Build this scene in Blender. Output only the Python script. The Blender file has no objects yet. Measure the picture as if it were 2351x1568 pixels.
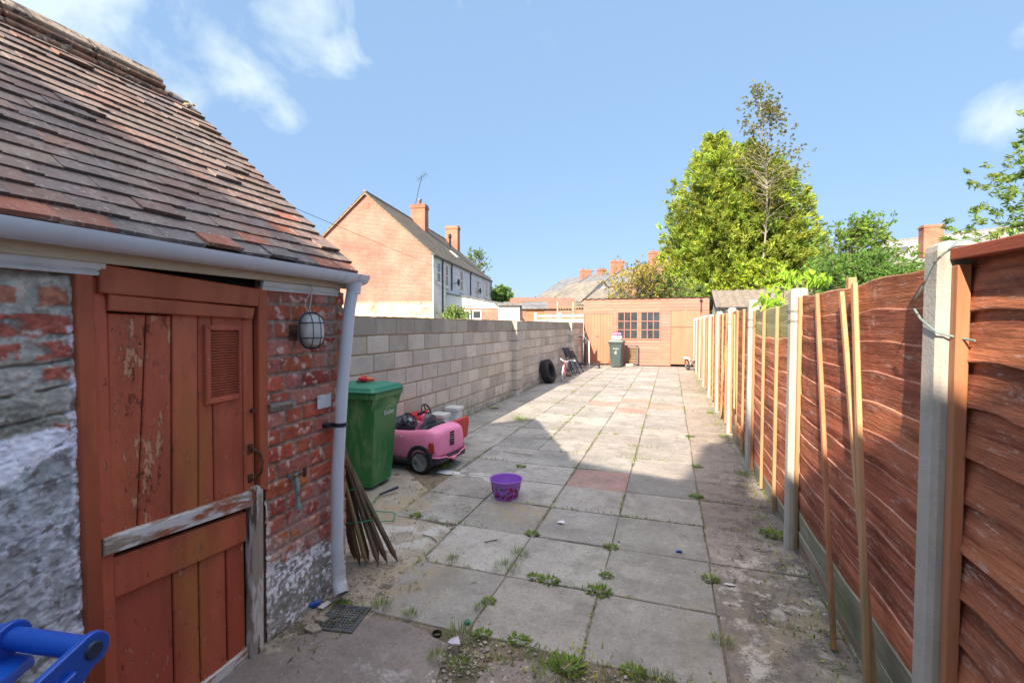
import bpy, math, random
import numpy as np
from mathutils import Vector, Matrix, noise as NZ
R = math.radians
random.seed(7); RNG = np.random.default_rng(11)
C = bpy.context.scene.collection

# ------------------------------------------------------------------ camera
cam = bpy.data.objects.new('camera', bpy.data.cameras.new('camera')); C.objects.link(cam)
cam.location = (0, 0, 1.6)
cam.rotation_euler = (R(90 - 1.99), 0, R(18.86))
cam.data.lens = 16.34; cam.data.sensor_width = 36; cam.data.clip_start = .02; cam.data.clip_end = 3000
bpy.context.scene.camera = cam

# ------------------------------------------------------------------ light
SUN_TO = Vector((-.36, -1.6, 1.0)).normalized()
EL = math.asin(SUN_TO.z); AZ = math.atan2(SUN_TO.x, SUN_TO.y)
sl = bpy.data.lights.new('sun', 'SUN'); sl.energy = 4.5; sl.angle = R(.55); sl.color = (1, .845, .665)
so = bpy.data.objects.new('sun', sl); C.objects.link(so); so.location = (-8, -20, 20)
so.rotation_euler = (-SUN_TO).to_track_quat('-Z', 'Y').to_euler()

vs = bpy.context.scene.view_settings
vs.view_transform = 'Standard'; vs.look = 'None'; vs.gamma = 1; vs.exposure = 1.25; vs.use_curve_mapping = False
bpy.context.scene.cycles.max_bounces = 6

def pix_dir(u, v):
    d = Vector(((u - 1175.5) / 1067, (784 - v) / 1067, -1))
    return (cam.rotation_euler.to_matrix() @ d).normalized()

W = bpy.data.worlds.new('World'); bpy.context.scene.world = W; W.use_nodes = True
def build_world():
    nt = W.node_tree; nt.nodes.clear(); N = nt.nodes.new; L = nt.links.new
    out = N('ShaderNodeOutputWorld'); bg = N('ShaderNodeBackground'); L(bg.outputs[0], out.inputs[0])
    sky = N('ShaderNodeTexSky'); sky.sky_type = 'NISHITA'; sky.sun_disc = False
    sky.sun_elevation = EL; sky.sun_rotation = AZ; sky.altitude = 100; sky.air_density = 1.2; sky.dust_density = .6; sky.ozone_density = 2.2
    bg.inputs[1].default_value = .15
    tc = N('ShaderNodeTexCoord')
    nz = N('ShaderNodeTexNoise'); nz.inputs['Scale'].default_value = 6.5; nz.inputs['Detail'].default_value = 9; nz.inputs['Roughness'].default_value = .58; nz.inputs['Distortion'].default_value = .35
    L(tc.outputs['Generated'], nz.inputs['Vector'])
    acc = None
    for u, v, r, a in ((90, 30, .27, 1.3), (250, 90, .15, .85), (370, 190, .08, .5), (700, 30, .15, 1.35), (775, 110, .10, 1.2), (580, 190, .10, .75), (655, 265, .075, 1.1), (500, 130, .09, .55), (620, 230, .08, .8), (2300, 262, .085, 1.1), (2351, 80, .06, .5), (2250, 255, .04, .4), (-200, 60, .4, 1), (1100, -300, .3, .8)):
        d = N('ShaderNodeVectorMath'); d.operation = 'DISTANCE'; d.inputs[1].default_value = pix_dir(u, v)
        L(tc.outputs['Generated'], d.inputs[0])
        m = N('ShaderNodeMapRange'); m.interpolation_type = 'SMOOTHSTEP'
        m.inputs[1].default_value = 0; m.inputs[2].default_value = r; m.inputs[3].default_value = a; m.inputs[4].default_value = 0
        L(d.outputs['Value'], m.inputs[0])
        if acc is None: acc = m.outputs[0]
        else:
            q = N('ShaderNodeMath'); q.operation = 'MAXIMUM'; L(acc, q.inputs[0]); L(m.outputs[0], q.inputs[1]); acc = q.outputs[0]
    s = N('ShaderNodeMath'); s.operation = 'MULTIPLY_ADD'; s.inputs[1].default_value = 5.0; s.inputs[2].default_value = -3.15; L(nz.outputs[0], s.inputs[0])
    a2 = N('ShaderNodeMath'); a2.operation = 'MULTIPLY_ADD'; a2.inputs[1].default_value = 1.75; L(acc, a2.inputs[0]); L(s.outputs[0], a2.inputs[2])
    p0 = N('ShaderNodeMath'); p0.operation = 'MULTIPLY'; p0.use_clamp = True; p0.inputs[1].default_value = .8; L(a2.outputs[0], p0.inputs[0])
    m0 = N('ShaderNodeMath'); m0.operation = 'MULTIPLY'; m0.use_clamp = True; m0.inputs[1].default_value = 3; L(acc, m0.inputs[0])
    p = N('ShaderNodeMath'); p.operation = 'MULTIPLY'; p.use_clamp = True; L(p0.outputs[0], p.inputs[0]); L(m0.outputs[0], p.inputs[1])
    tint = N('ShaderNodeMix'); tint.data_type = 'RGBA'; tint.inputs[0].default_value = .9
    tint.inputs[7].default_value = (.98, 1.55, 2.42, 1); L(sky.outputs[0], tint.inputs[6])
    # the sky is brighter and warmer round the sun, behind the viewpoint
    sd = N('ShaderNodeVectorMath'); sd.operation = 'DOT_PRODUCT'; sd.inputs[1].default_value = SUN_TO; L(tc.outputs['Generated'], sd.inputs[0])
    sm_ = N('ShaderNodeMapRange'); sm_.inputs[1].default_value = -.1; sm_.inputs[2].default_value = .8; sm_.inputs[3].default_value = .87; sm_.inputs[4].default_value = .2; L(sd.outputs['Value'], sm_.inputs[0]); L(sm_.outputs[0], tint.inputs[0])
    # bright cloud cap overhead, out of view, added as white fill light
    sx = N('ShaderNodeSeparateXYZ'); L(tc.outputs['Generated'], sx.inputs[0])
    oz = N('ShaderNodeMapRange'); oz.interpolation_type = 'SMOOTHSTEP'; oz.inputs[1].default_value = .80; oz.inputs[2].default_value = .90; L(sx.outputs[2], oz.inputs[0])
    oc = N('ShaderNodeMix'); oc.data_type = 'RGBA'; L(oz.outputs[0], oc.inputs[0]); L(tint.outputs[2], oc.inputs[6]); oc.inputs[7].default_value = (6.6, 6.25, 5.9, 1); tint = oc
    mx = N('ShaderNodeMix'); mx.data_type = 'RGBA'
    L(p.outputs[0], mx.inputs[0]); L(tint.outputs[2], mx.inputs[6]); mx.inputs[7].default_value = (2.3, 2.75, 2.95, 1)
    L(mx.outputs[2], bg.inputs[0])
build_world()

# ------------------------------------------------------------------ materials
MATS = {}
def mat(name, base, rough=.8, metal=0, var=(6, .15), layers=(), bumps=(), tone=True, spec=.35, st=(1, 1, 1), trans=0, emit=None):
    """procedural material: base colour, broad variation, layered stains / flaking with own shapes, bump"""
    m = bpy.data.materials.new(name); m.use_nodes = True; nt = m.node_tree; N = nt.nodes.new; L = nt.links.new
    b = nt.nodes['Principled BSDF']; b.inputs['Roughness'].default_value = rough; b.inputs['Metallic'].default_value = metal
    b.inputs['Specular IOR Level'].default_value = spec
    tc = N('ShaderNodeTexCoord')
    def vec(s):
        mp = N('ShaderNodeMapping'); mp.inputs['Scale'].default_value = s; L(tc.outputs['Object'], mp.inputs['Vector']); return mp.outputs[0]
    def nz(scale, s=(1, 1, 1), det=5, rg=.6):
        n = N('ShaderNodeTexNoise'); n.inputs['Scale'].default_value = scale; n.inputs['Detail'].default_value = det
        n.inputs['Roughness'].default_value = rg; L(vec(s), n.inputs['Vector']); return n.outputs[0]
    def mapr(x, a, b_, c=0, d=1):
        r = N('ShaderNodeMapRange'); r.inputs[1].default_value = a; r.inputs[2].default_value = b_; r.inputs[3].default_value = c; r.inputs[4].default_value = d
        L(x, r.inputs[0]); return r.outputs[0]
    def mul(x, y, op='MULTIPLY'):
        q = N('ShaderNodeMath'); q.operation = op; L(x, q.inputs[0])
        if isinstance(y, (int, float)): q.inputs[1].default_value = y
        else: L(y, q.inputs[1])
        return q.outputs[0]
    def mix(f, a, b_, blend='MIX'):
        x = N('ShaderNodeMix'); x.data_type = 'RGBA'; x.blend_type = blend
        for i, q in ((0, f), (6, a), (7, b_)):
            if isinstance(q, (int, float)): x.inputs[i].default_value = q
            elif isinstance(q, tuple): x.inputs[i].default_value = q[:3] + (1,)
            else: L(q, x.inputs[i])
        return x.outputs[2]
    col = tuple(base) + (1,)
    if tone:
        at = N('ShaderNodeAttribute'); at.attribute_name = 'tone'
        col = mix(1.0, col, at.outputs['Color'], 'MULTIPLY')
    if var[1]:
        v = mapr(nz(var[0], st, 4), .3, .7, 1 - var[1], 1 + var[1])
        cb = N('ShaderNodeCombineColor'); [L(v, cb.inputs[i]) for i in range(3)]
        col = mix(1.0, col, cb.outputs[0], 'MULTIPLY')
    height = None
    for ly in layers:
        f = mapr(nz(ly.get('s', 5), ly.get('st', st), ly.get('d', 6), ly.get('rg', .6)), ly['lo'], ly['hi'])
        if 'z' in ly:
            sp = N('ShaderNodeSeparateXYZ'); L(tc.outputs['Object'], sp.inputs[0]); f = mul(f, mapr(sp.outputs[2], ly['z'][0], ly['z'][1], 1, 0))
        if 'blob' in ly:
            ac = None
            for (x, y, z, r, sy) in ly['blob']:
                mp = N('ShaderNodeMapping'); mp.inputs['Scale'].default_value = (1, sy, 1); mp.inputs['Location'].default_value = (-x, -y * sy, -z)
                L(tc.outputs['Object'], mp.inputs[0]); ln = N('ShaderNodeVectorMath'); ln.operation = 'LENGTH'; L(mp.outputs[0], ln.inputs[0])
                g = mapr(ln.outputs['Value'], r, r * .3)
                ac = g if ac is None else mul(ac, g, 'MAXIMUM')
            f = mul(f, ac)
        if 'a' in ly: f = mul(f, ly['a'])
        col = mix(f, col, tuple(ly['c']))
        if ly.get('h'):
            hh = mul(f, ly['h']); height = hh if height is None else mul(height, hh, 'ADD')
    for bp in bumps:
        hh = mul(nz(bp[0], bp[2] if len(bp) > 2 else st, 6, .65), bp[1]); height = hh if height is None else mul(height, hh, 'ADD')
    if height is not None:
        bu = N('ShaderNodeBump'); bu.inputs['Strength'].default_value = 1; bu.inputs['Distance'].default_value = 1
        L(height, bu.inputs['Height']); L(bu.outputs[0], b.inputs['Normal'])
    if isinstance(col, tuple): b.inputs['Base Color'].default_value = col
    else: L(col, b.inputs['Base Color'])
    if trans:
        t = N('ShaderNodeBsdfTranslucent'); L(col, t.inputs[0]); ms = N('ShaderNodeMixShader'); ms.inputs[0].default_value = trans
        L(b.outputs[0], ms.inputs[1]); L(t.outputs[0], ms.inputs[2]); L(ms.outputs[0], nt.nodes['Material Output'].inputs[0])
    MATS[name] = m; return m

def brickmat(name, c1, c2, mortar, w=.225, h=.075, off=.5, msz=.012, axis='xz', rot=0, bump=.003, layers=None):
    m = bpy.data.materials.new(name); m.use_nodes = True; nt = m.node_tree; N = nt.nodes.new; L = nt.links.new
    b = nt.nodes['Principled BSDF']; b.inputs['Roughness'].default_value = .9; b.inputs['Specular IOR Level'].default_value = .2
    tc = N('ShaderNodeTexCoord'); sp = N('ShaderNodeSeparateXYZ'); L(tc.outputs['Object'], sp.inputs[0])
    cb = N('ShaderNodeCombineXYZ'); ad = N('ShaderNodeMath'); ad.operation = 'ADD'; L(sp.outputs[0], ad.inputs[0]); L(sp.outputs[1], ad.inputs[1])
    L(ad.outputs[0], cb.inputs[0]); L(sp.outputs[2], cb.inputs[1])
    t = N('ShaderNodeTexBrick'); L(cb.outputs[0], t.inputs['Vector']); t.inputs['Scale'].default_value = 1
    t.inputs['Color1'].default_value = c1 + (1,); t.inputs['Color2'].default_value = c2 + (1,); t.inputs['Mortar'].default_value = mortar + (1,)
    t.inputs['Mortar Size'].default_value = msz; t.inputs['Brick Width'].default_value = w; t.inputs['Row Height'].default_value = h; t.offset = off; t.inputs['Bias'].default_value = -.1
    n = N('ShaderNodeTexNoise'); n.inputs['Scale'].default_value = .9; n.inputs['Detail'].default_value = 8; L(tc.outputs['Object'], n.inputs['Vector'])
    mr = N('ShaderNodeMapRange'); mr.inputs[1].default_value = .3; mr.inputs[2].default_value = .7; mr.inputs[3].default_value = .75; mr.inputs[4].default_value = 1.25; L(n.outputs[0], mr.inputs[0])
    cc = N('ShaderNodeCombineColor'); [L(mr.outputs[0], cc.inputs[i]) for i in range(3)]
    mx = N('ShaderNodeMix'); mx.data_type = 'RGBA'; mx.blend_type = 'MULTIPLY'; mx.inputs[0].default_value = 1; L(t.outputs[0], mx.inputs[6]); L(cc.outputs[0], mx.inputs[7])
    col = mx.outputs[2]
    for (c, s, lo, hi, z0, z1) in (layers or ()):
        n2 = N('ShaderNodeTexNoise'); n2.inputs['Scale'].default_value = s; n2.inputs['Detail'].default_value = 7; L(tc.outputs['Object'], n2.inputs['Vector'])
        m2 = N('ShaderNodeMapRange'); m2.inputs[1].default_value = lo; m2.inputs[2].default_value = hi; L(n2.outputs[0], m2.inputs[0])
        m3 = N('ShaderNodeMapRange'); m3.inputs[1].default_value = z0; m3.inputs[2].default_value = z1; m3.inputs[3].default_value = 1; m3.inputs[4].default_value = 0; L(sp.outputs[2], m3.inputs[0])
        q = N('ShaderNodeMath'); q.operation = 'MULTIPLY'; L(m2.outputs[0], q.inputs[0]); L(m3.outputs[0], q.inputs[1])
        m4 = N('ShaderNodeMix'); m4.data_type = 'RGBA'; L(q.outputs[0], m4.inputs[0]); L(col, m4.inputs[6]); m4.inputs[7].default_value = c + (1,); col = m4.outputs[2]
    L(col, b.inputs['Base Color'])
    bu = N('ShaderNodeBump'); bu.inputs['Distance'].default_value = bump; bu.invert = True; L(t.outputs['Fac'], bu.inputs['Height']); L(bu.outputs[0], b.inputs['Normal'])
    MATS[name] = m; return m

# ------------------------------------------------------------------ mesh helpers
WM = {}
class MB:
    """collects shapes; build() links them as ONE mesh object"""
    def __init__(s): s.v = []; s.f = []; s.t = []; s.tone = (1, 1, 1)
    def add(s, vs_, fs, tone=None):
        o = len(s.v); s.v += [tuple(p) for p in vs_]
        for f in fs: s.f.append([i + o for i in f]); s.t.append(tone or s.tone)
        return s
    def hexa(s, p, tone=None):   # 8 points: bottom 4 ccw, top 4
        return s.add(p, [(3, 2, 1, 0), (4, 5, 6, 7), (0, 1, 5, 4), (1, 2, 6, 5), (2, 3, 7, 6), (3, 0, 4, 7)], tone)
    def box(s, a, b, tone=None, M=None):
        (x0, y0, z0), (x1, y1, z1) = a, b
        p = [(x0, y0, z0), (x1, y0, z0), (x1, y1, z0), (x0, y1, z0), (x0, y0, z1), (x1, y0, z1), (x1, y1, z1), (x0, y1, z1)]
        if M is not None: p = [M @ Vector(q) for q in p]
        return s.hexa(p, tone)
    def cbox(s, a, b, c=.004, tone=None, M=None):
        """box with chamfered edges"""
        (x0, y0, z0), (x1, y1, z1) = a, b; P = []; F = []
        c = min(c, (x1 - x0) * .45, (y1 - y0) * .45, (z1 - z0) * .45)
        idx = {}
        for i, (x, sx) in enumerate(((x0, 1), (x1, -1))):
            for j, (y, sy) in enumerate(((y0, 1), (y1, -1))):
                for k, (z, sz) in enumerate(((z0, 1), (z1, -1))):
                    idx[i, j, k] = len(P); P += [(x, y + c * sy, z + c * sz), (x + c * sx, y, z + c * sz), (x + c * sx, y + c * sy, z)]
        A = lambda i, j, k, a: idx[i, j, k] + a
        for i in (0, 1): F.append([A(i, 0, 0, 0), A(i, 1, 0, 0), A(i, 1, 1, 0), A(i, 0, 1, 0)][::(-1 if i == 0 else 1)])
        for j in (0, 1): F.append([A(0, j, 0, 1), A(0, j, 1, 1), A(1, j, 1, 1), A(1, j, 0, 1)][::(-1 if j == 0 else 1)])
        for k in (0, 1): F.append([A(0, 0, k, 2), A(1, 0, k, 2), A(1, 1, k, 2), A(0, 1, k, 2)][::(-1 if k == 0 else 1)])
        for i in (0, 1):
            for j in (0, 1): F.append([A(i, j, 0, 0), A(i, j, 1, 0), A(i, j, 1, 1), A(i, j, 0, 1)])
            for k in (0, 1): F.append([A(i, 0, k, 0), A(i, 1, k, 0), A(i, 1, k, 2), A(i, 0, k, 2)])
        for j in (0, 1):
            for k in (0, 1): F.append([A(0, j, k, 1), A(1, j, k, 1), A(1, j, k, 2), A(0, j, k, 2)])
        for q in idx.values(): F.append([q, q + 1, q + 2])
        if M is not None: P = [M @ Vector(q) for q in P]
        return s.add(P, F, tone)
    def beam(s, a, b, w, h, up=(0, 0, 1), tone=None, c=.003):
        a = Vector(a); b = Vector(b); d = b - a; L = d.length; d.normalize(); u = Vector(up); r = d.cross(u).normalized(); u = r.cross(d)
        M = Matrix(((r.x, d.x, u.x, a.x), (r.y, d.y, u.y, a.y), (r.z, d.z, u.z, a.z), (0, 0, 0, 1)))
        return s.cbox((-w / 2, 0, -h / 2), (w / 2, L, h / 2), c, tone, M)
    def tube(s, pts, r, n=10, tone=None, cap=True, closed=False):
        pts = [Vector(p) for p in pts]; rr = r if isinstance(r, (list, tuple)) else [r] * len(pts); V = []; F = []; m = len(pts)
        pu = None
        for i, p in enumerate(pts):
            if closed: d = pts[(i + 1) % m] - pts[i - 1]
            else: d = pts[min(i + 1, m - 1)] - pts[max(i - 1, 0)]
            d = d.normalized() if d.length else Vector((0, 0, 1))
            if pu is None: u = d.orthogonal().normalized()
            else:
                u = pu - d * pu.dot(d); u = u.normalized() if u.length > 1e-6 else d.orthogonal().normalized()
            pu = u; w = d.cross(u)
            for k in range(n):
                a = 2 * math.pi * k / n; V.append(p + (u * math.cos(a) + w * math.sin(a)) * rr[i])
        for i in range(m if closed else m - 1):
            j = (i + 1) % m
            for k in range(n): F.append((i * n + k, i * n + (k + 1) % n, j * n + (k + 1) % n, j * n + k))
        if cap and not closed: F += [tuple(range(n))[::-1], tuple((m - 1) * n + k for k in range(n))]
        return s.add(V, F, tone)
    def lathe(s, prof, n=24, M=None, tone=None, sx=1, sy=1):
        V = []; F = []
        for (r, z) in prof:
            for k in range(n):
                a = 2 * math.pi * k / n; V.append(Vector((r * math.cos(a) * sx, r * math.sin(a) * sy, z)))
        for i in range(len(prof) - 1):
            for k in range(n): F.append((i * n + k, i * n + (k + 1) % n, (i + 1) * n + (k + 1) % n, (i + 1) * n + k))
        if M is not None: V = [M @ p for p in V]
        return s.add(V, F, tone)
    def prism(s, poly, d, tone=None):
        """polygon (3D points) extruded by vector d"""
        n = len(poly); P = [Vector(p) for p in poly]; d = Vector(d)
        return s.add(P + [p + d for p in P], [tuple(range(n))[::-1], tuple(range(n, 2 * n))] + [(i, (i + 1) % n, n + (i + 1) % n, n + i) for i in range(n)], tone)
    def loft(s, rings, closed=True, caps=True, tone=None):
        n = len(rings[0]); V = [p for r in rings for p in r]; F = []
        for i in range(len(rings) - 1):
            for k in range(n if closed else n - 1): F.append((i * n + k, i * n + (k + 1) % n, (i + 1) * n + (k + 1) % n, (i + 1) * n + k))
        if caps: F += [tuple(range(n))[::-1], tuple((len(rings) - 1) * n + k for k in range(n))]
        return s.add(V, F, tone)
    def build(s, name, m, parent=None, local=False, smooth=False, sub=0, solid=0, bevel=0):
        me = bpy.data.meshes.new(name); V = s.v
        if parent is not None and not local:
            I = WM[parent.name].inverted(); V = [I @ Vector(p) for p in V]
        me.from_pydata([tuple(p) for p in V], [], s.f)
        at = me.color_attributes.new('tone', 'FLOAT_COLOR', 'CORNER'); arr = np.ones((len(me.loops), 4), np.float32)
        k = 0
        tl = np.array([t[:3] for t in s.t], np.float32); cnt = np.array([len(f) for f in s.f])
        if len(cnt): arr[:, :3] = np.repeat(tl, cnt, axis=0)
        at.data.foreach_set('color', arr.ravel())
        if smooth: me.shade_smooth()
        me.materials.append(MATS[m] if isinstance(m, str) else m)
        o = bpy.data.objects.new(name, me); C.objects.link(o)
        if parent is not None: o.parent = parent; WM[o.name] = WM[parent.name]
        else: WM[o.name] = Matrix()
        if bevel:
            b = o.modifiers.new('bevel', 'BEVEL'); b.width = bevel; b.segments = 2; b.limit_method = 'ANGLE'
        if solid: q = o.modifiers.new('solid', 'SOLIDIFY'); q.thickness = solid
        if sub: q = o.modifiers.new('sub', 'SUBSURF'); q.levels = q.render_levels = sub
        if smooth and not sub:
            es = o.modifiers.new('split', 'EDGE_SPLIT'); es.split_angle = R(40)
        return o

def thing(name, label, cat, loc=(0, 0, 0), rz=0, group=None, rot=None):
    o = bpy.data.objects.new(name, None); C.objects.link(o); o.location = loc; o.rotation_euler = rot or (0, 0, rz)
    o.empty_display_size = .1
    o['label'] = label; o['category'] = cat
    if group: o['group'] = group
    M = Matrix.Translation(Vector(loc)) @ (Matrix.Rotation(rz, 4, 'Z') if rot is None else __import__('mathutils').Euler(rot).to_matrix().to_4x4())
    WM[o.name] = M; return o
def tag(o, label, cat, group=None, kind=None):
    o['label'] = label; o['category'] = cat
    if group: o['group'] = group
    if kind: o['kind'] = kind
    return o
def struct(o, label=None, cat=None):
    o['kind'] = 'structure'
    if label: o['label'] = label
    if cat: o['category'] = cat
    return o
def copy_tree(root, loc=None, rz=None, label=None):
    def cp(o, par):
        c = o.copy(); C.objects.link(c)
        if par is not None: c.parent = par
        for ch in [q for q in ALLCH.get(o.name, ())]: cp(ch, c)
        return c
    ALLCH = {}
    for q in C.objects:
        if q.parent: ALLCH.setdefault(q.parent.name, []).append(q)
    c = cp(root, None)
    if loc is not None: c.location = loc
    if rz is not None: c.rotation_euler = (0, 0, rz)
    if label: c['label'] = label
    WM[c.name] = Matrix.Translation(c.location) @ Matrix.Rotation(c.rotation_euler[2], 4, 'Z')
    return c
def grid(name, P, F, col, m, parent=None, smooth=True):
    """numpy mesh with per-vertex tone"""
    me = bpy.data.meshes.new(name)
    if parent is not None:
        I = np.array(WM[parent.name].inverted()); P = P @ I[:3, :3].T + I[:3, 3]
    me.vertices.add(len(P)); me.vertices.foreach_set('co', P.astype(np.float32).ravel())
    n = F.shape[1]; me.loops.add(F.size); me.loops.foreach_set('vertex_index', F.astype(np.int32).ravel())
    me.polygons.add(len(F)); me.polygons.foreach_set('loop_start', np.arange(0, F.size, n, dtype=np.int32))
    me.polygons.foreach_set('loop_total', np.full(len(F), n, np.int32)) if False else None
    me.update(calc_edges=True); me.validate()
    if len(col) == len(P): at = me.color_attributes.new('tone', 'FLOAT_COLOR', 'POINT'); a = np.ones((len(P), 4), np.float32); a[:, :3] = col
    else: at = me.color_attributes.new('tone', 'FLOAT_COLOR', 'CORNER'); a = np.ones((F.size, 4), np.float32); a[:, :3] = np.repeat(col, n, axis=0)
    at.data.foreach_set('color', a.ravel())
    if smooth: me.shade_smooth()
    me.materials.append(MATS[m]); o = bpy.data.objects.new(name, me); C.objects.link(o)
    if parent is not None: o.parent = parent; WM[o.name] = WM[parent.name]
    else: WM[o.name] = Matrix()
    return o
def leaves(name, Cn, A, B, col, m, parent=None):
    """diamond leaves: centres, half axes"""
    n = len(Cn); P = np.empty((n, 4, 3)); P[:, 0] = Cn - A; P[:, 1] = Cn + B; P[:, 2] = Cn + A; P[:, 3] = Cn - B
    F = np.arange(n * 4).reshape(n, 4)
    return grid(name, P.reshape(-1, 3), F, col, m, parent, smooth=False)
def text(s_, size, M, m, parent, name='lettering', extr=.0015):
    cu = bpy.data.curves.new(name, 'FONT'); cu.body = s_; cu.size = size; cu.extrude = extr; cu.align_x = 'CENTER'; cu.align_y = 'CENTER'
    t = bpy.data.objects.new('tmp', cu); C.objects.link(t)
    me = bpy.data.meshes.new_from_object(t.evaluated_get(bpy.context.evaluated_depsgraph_get()))
    C.objects.unlink(t); bpy.data.objects.remove(t)
    me.materials.clear(); me.materials.append(MATS[m])
    I = WM[parent.name].inverted() if parent is not None else Matrix()
    me.transform(I @ M); me.color_attributes.new('tone', 'FLOAT_COLOR', 'POINT')
    a = np.ones(len(me.vertices) * 4, np.float32); me.color_attributes['tone'].data.foreach_set('color', a)
    o = bpy.data.objects.new(name, me); C.objects.link(o); o.parent = parent; WM[o.name] = WM[parent.name]; return o
def rnd(a, b): return random.uniform(a, b)
def fbm(x, y, z, sc=1, oct=4): return NZ.fractal(Vector((x * sc, y * sc, z * sc)), .7, 2.1, oct)
def frameM(o, x, y, z):
    x, y, z = Vector(x).normalized(), Vector(y).normalized(), Vector(z).normalized()
    return Matrix(((x.x, y.x, z.x, o[0]), (x.y, y.y, z.y, o[1]), (x.z, y.z, z.z, o[2]), (0, 0, 0, 1)))
# ------------------------------------------------------------------ palette
G = (.16, .15, .145)
mat('slab', (.385, .36, .33), .92, var=(1.3, .18), bumps=((160, .0012), (14, .004)), layers=(
    dict(c=(.15, .14, .13), s=48, lo=.52, hi=.64, a=.6, rg=.8), dict(c=(.68, .65, .61), s=42, lo=.56, hi=.66, a=.55, rg=.85), dict(c=(.20, .185, .165), s=11, lo=.50, hi=.68, a=.6, rg=.8), dict(c=(.54, .50, .45), s=7, lo=.55, hi=.7, a=.5, rg=.8), dict(c=(.30, .22, .15), s=4, lo=.60, hi=.72, a=.5, rg=.8),
    dict(c=(.20, .185, .165), s=3.2, lo=.48, hi=.66, a=.65, rg=.75), dict(c=(.10, .10, .085), s=2.1, lo=.60, hi=.70, a=.5, rg=.8), dict(c=(.56, .53, .48), s=2.2, lo=.58, hi=.78, a=.5),
    dict(c=(.36, .28, .17), s=6, lo=.42, hi=.58, a=.75, blob=((-1.75, 2.55, 0, .62, 1), (-1.2, 3.75, 0, .35, 1), (-2.3, 3.5, 0, .5, 1), (.55, 2.5, 0, .55, .5))),
    dict(c=(.55, .53, .50), s=5, lo=.5, hi=.56, a=.8, blob=((-2.0, 4.55, 0, .38, 1.4), (-1.75, 4.4, 0, .3, 2), (-1.9, 3.1, 0, .5, 1)))))
mat('concrete', (.27, .24, .22), .93, var=(1.7, .2), bumps=((120, .0016), (9, .008)), layers=(
    dict(c=(.10, .09, .085), s=40, lo=.52, hi=.66, a=.6, rg=.8), dict(c=(.52, .50, .48), s=55, lo=.60, hi=.67, a=.7, rg=.85), dict(c=(.15, .125, .115), s=7, lo=.5, hi=.65, a=.6, rg=.8),
    dict(c=(.50, .50, .51), s=8, lo=.50, hi=.62, a=.8, rg=.75, blob=((-1.25, 1.62, 0, .35, 1), (-1.05, 1.35, 0, .3, 1), (.6, 2.1, 0, .4, .7))),
    dict(c=(.38, .31, .2), s=4.5, lo=.45, hi=.6, a=.6, blob=((.6, 2.3, 0, .6, .4), (-1.85, 1.9, 0, .3, 1))),
    dict(c=(.085, .08, .07), s=5, lo=.48, hi=.60, a=.75, rg=.75, blob=((.85, 2.2, 0, .5, .3), (.72, 3.3, 0, .6, .35), (.7, 4.6, 0, .5, .3))), dict(c=(.62, .57, .50), s=6, lo=.52, hi=.60, a=.8, rg=.75, blob=((.45, 2.3, 0, .45, .5), (.6, 3.2, 0, .4, .5), (.35, 2.9, 0, .3, .5))),
    dict(c=(.16, .11, .10), s=2.5, lo=.55, hi=.75, a=.5)))
mat('dirt', (.20, .16, .115), .97, var=(7, .3), bumps=((60, .006), (18, .01)), layers=(
    dict(c=(.30, .25, .19), s=45, lo=.54, hi=.62), dict(c=(.06, .07, .035), s=6, lo=.5, hi=.7), dict(c=(.42, .40, .38), s=110, lo=.64, hi=.67)))
mat('sand', (.37, .31, .24), .97, var=(9, .25), bumps=((70, .005), (16, .008)), layers=(dict(c=(.20, .14, .10), s=22, lo=.52, hi=.62), dict(c=(.55, .5, .42), s=60, lo=.62, hi=.66)))
mat('ground', (.10, .11, .05), .97, var=(.3, .3))
mat('masonry', (1.35, 1.33, 1.35), .93, var=(30, .12), bumps=((55, .004), (180, .0012)), spec=.2, layers=(dict(c=(.5, .48, .47), s=60, lo=.66, hi=.72, a=.5),))
mat('block', (.60, .545, .46), .95, var=(2.2, .2), bumps=((150, .0022), (25, .003)), spec=.15, layers=(
    dict(c=(.15, .14, .125), s=110, lo=.60, hi=.66, a=.6), dict(c=(.66, .62, .56), s=7, lo=.56, hi=.72, a=.5, rg=.8), dict(c=(.24, .22, .19), s=2.2, lo=.52, hi=.68, a=.55, rg=.75), dict(c=(.20, .21, .13), s=5, lo=.42, hi=.6, a=.6, z=(.02, .35))))
mat('blockmortar', (.36, .25, .16), .97, var=(6, .25), bumps=((60, .006),))
mat('rimgrey', (.33, .35, .35), .4, metal=.3)
mat('tile', (1.12, 1.06, 1.0), .85, var=(9, .16), bumps=((120, .0012), (22, .003)), spec=.3, layers=(
    dict(c=(.50, .49, .46), s=34, lo=.56, hi=.64, a=.7, rg=.8), dict(c=(.16, .17, .08), s=5, lo=.60, hi=.70, a=.6, rg=.7), dict(c=(.30, .28, .22), s=9, lo=.55, hi=.72, a=.45), dict(c=(.03, .03, .028), s=26, lo=.60, hi=.7, a=.6)))
mat('ridge', (.30, .24, .19), .93, var=(8, .25), bumps=((40, .008), (140, .002)), layers=(dict(c=(.10, .075, .06), s=14, lo=.5, hi=.6), dict(c=(.50, .45, .38), s=30, lo=.58, hi=.64)))
mat('gutter', (.62, .65, .71), .38, var=(3, .05), spec=.5, layers=(dict(c=(.30, .29, .26), s=4, lo=.6, hi=.85, a=.4), dict(c=(.42, .38, .30), s=30, lo=.64, hi=.74, a=.3), dict(c=(.25, .23, .19), s=14, lo=.35, hi=.55, a=.6, z=(.10, .34))))
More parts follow.
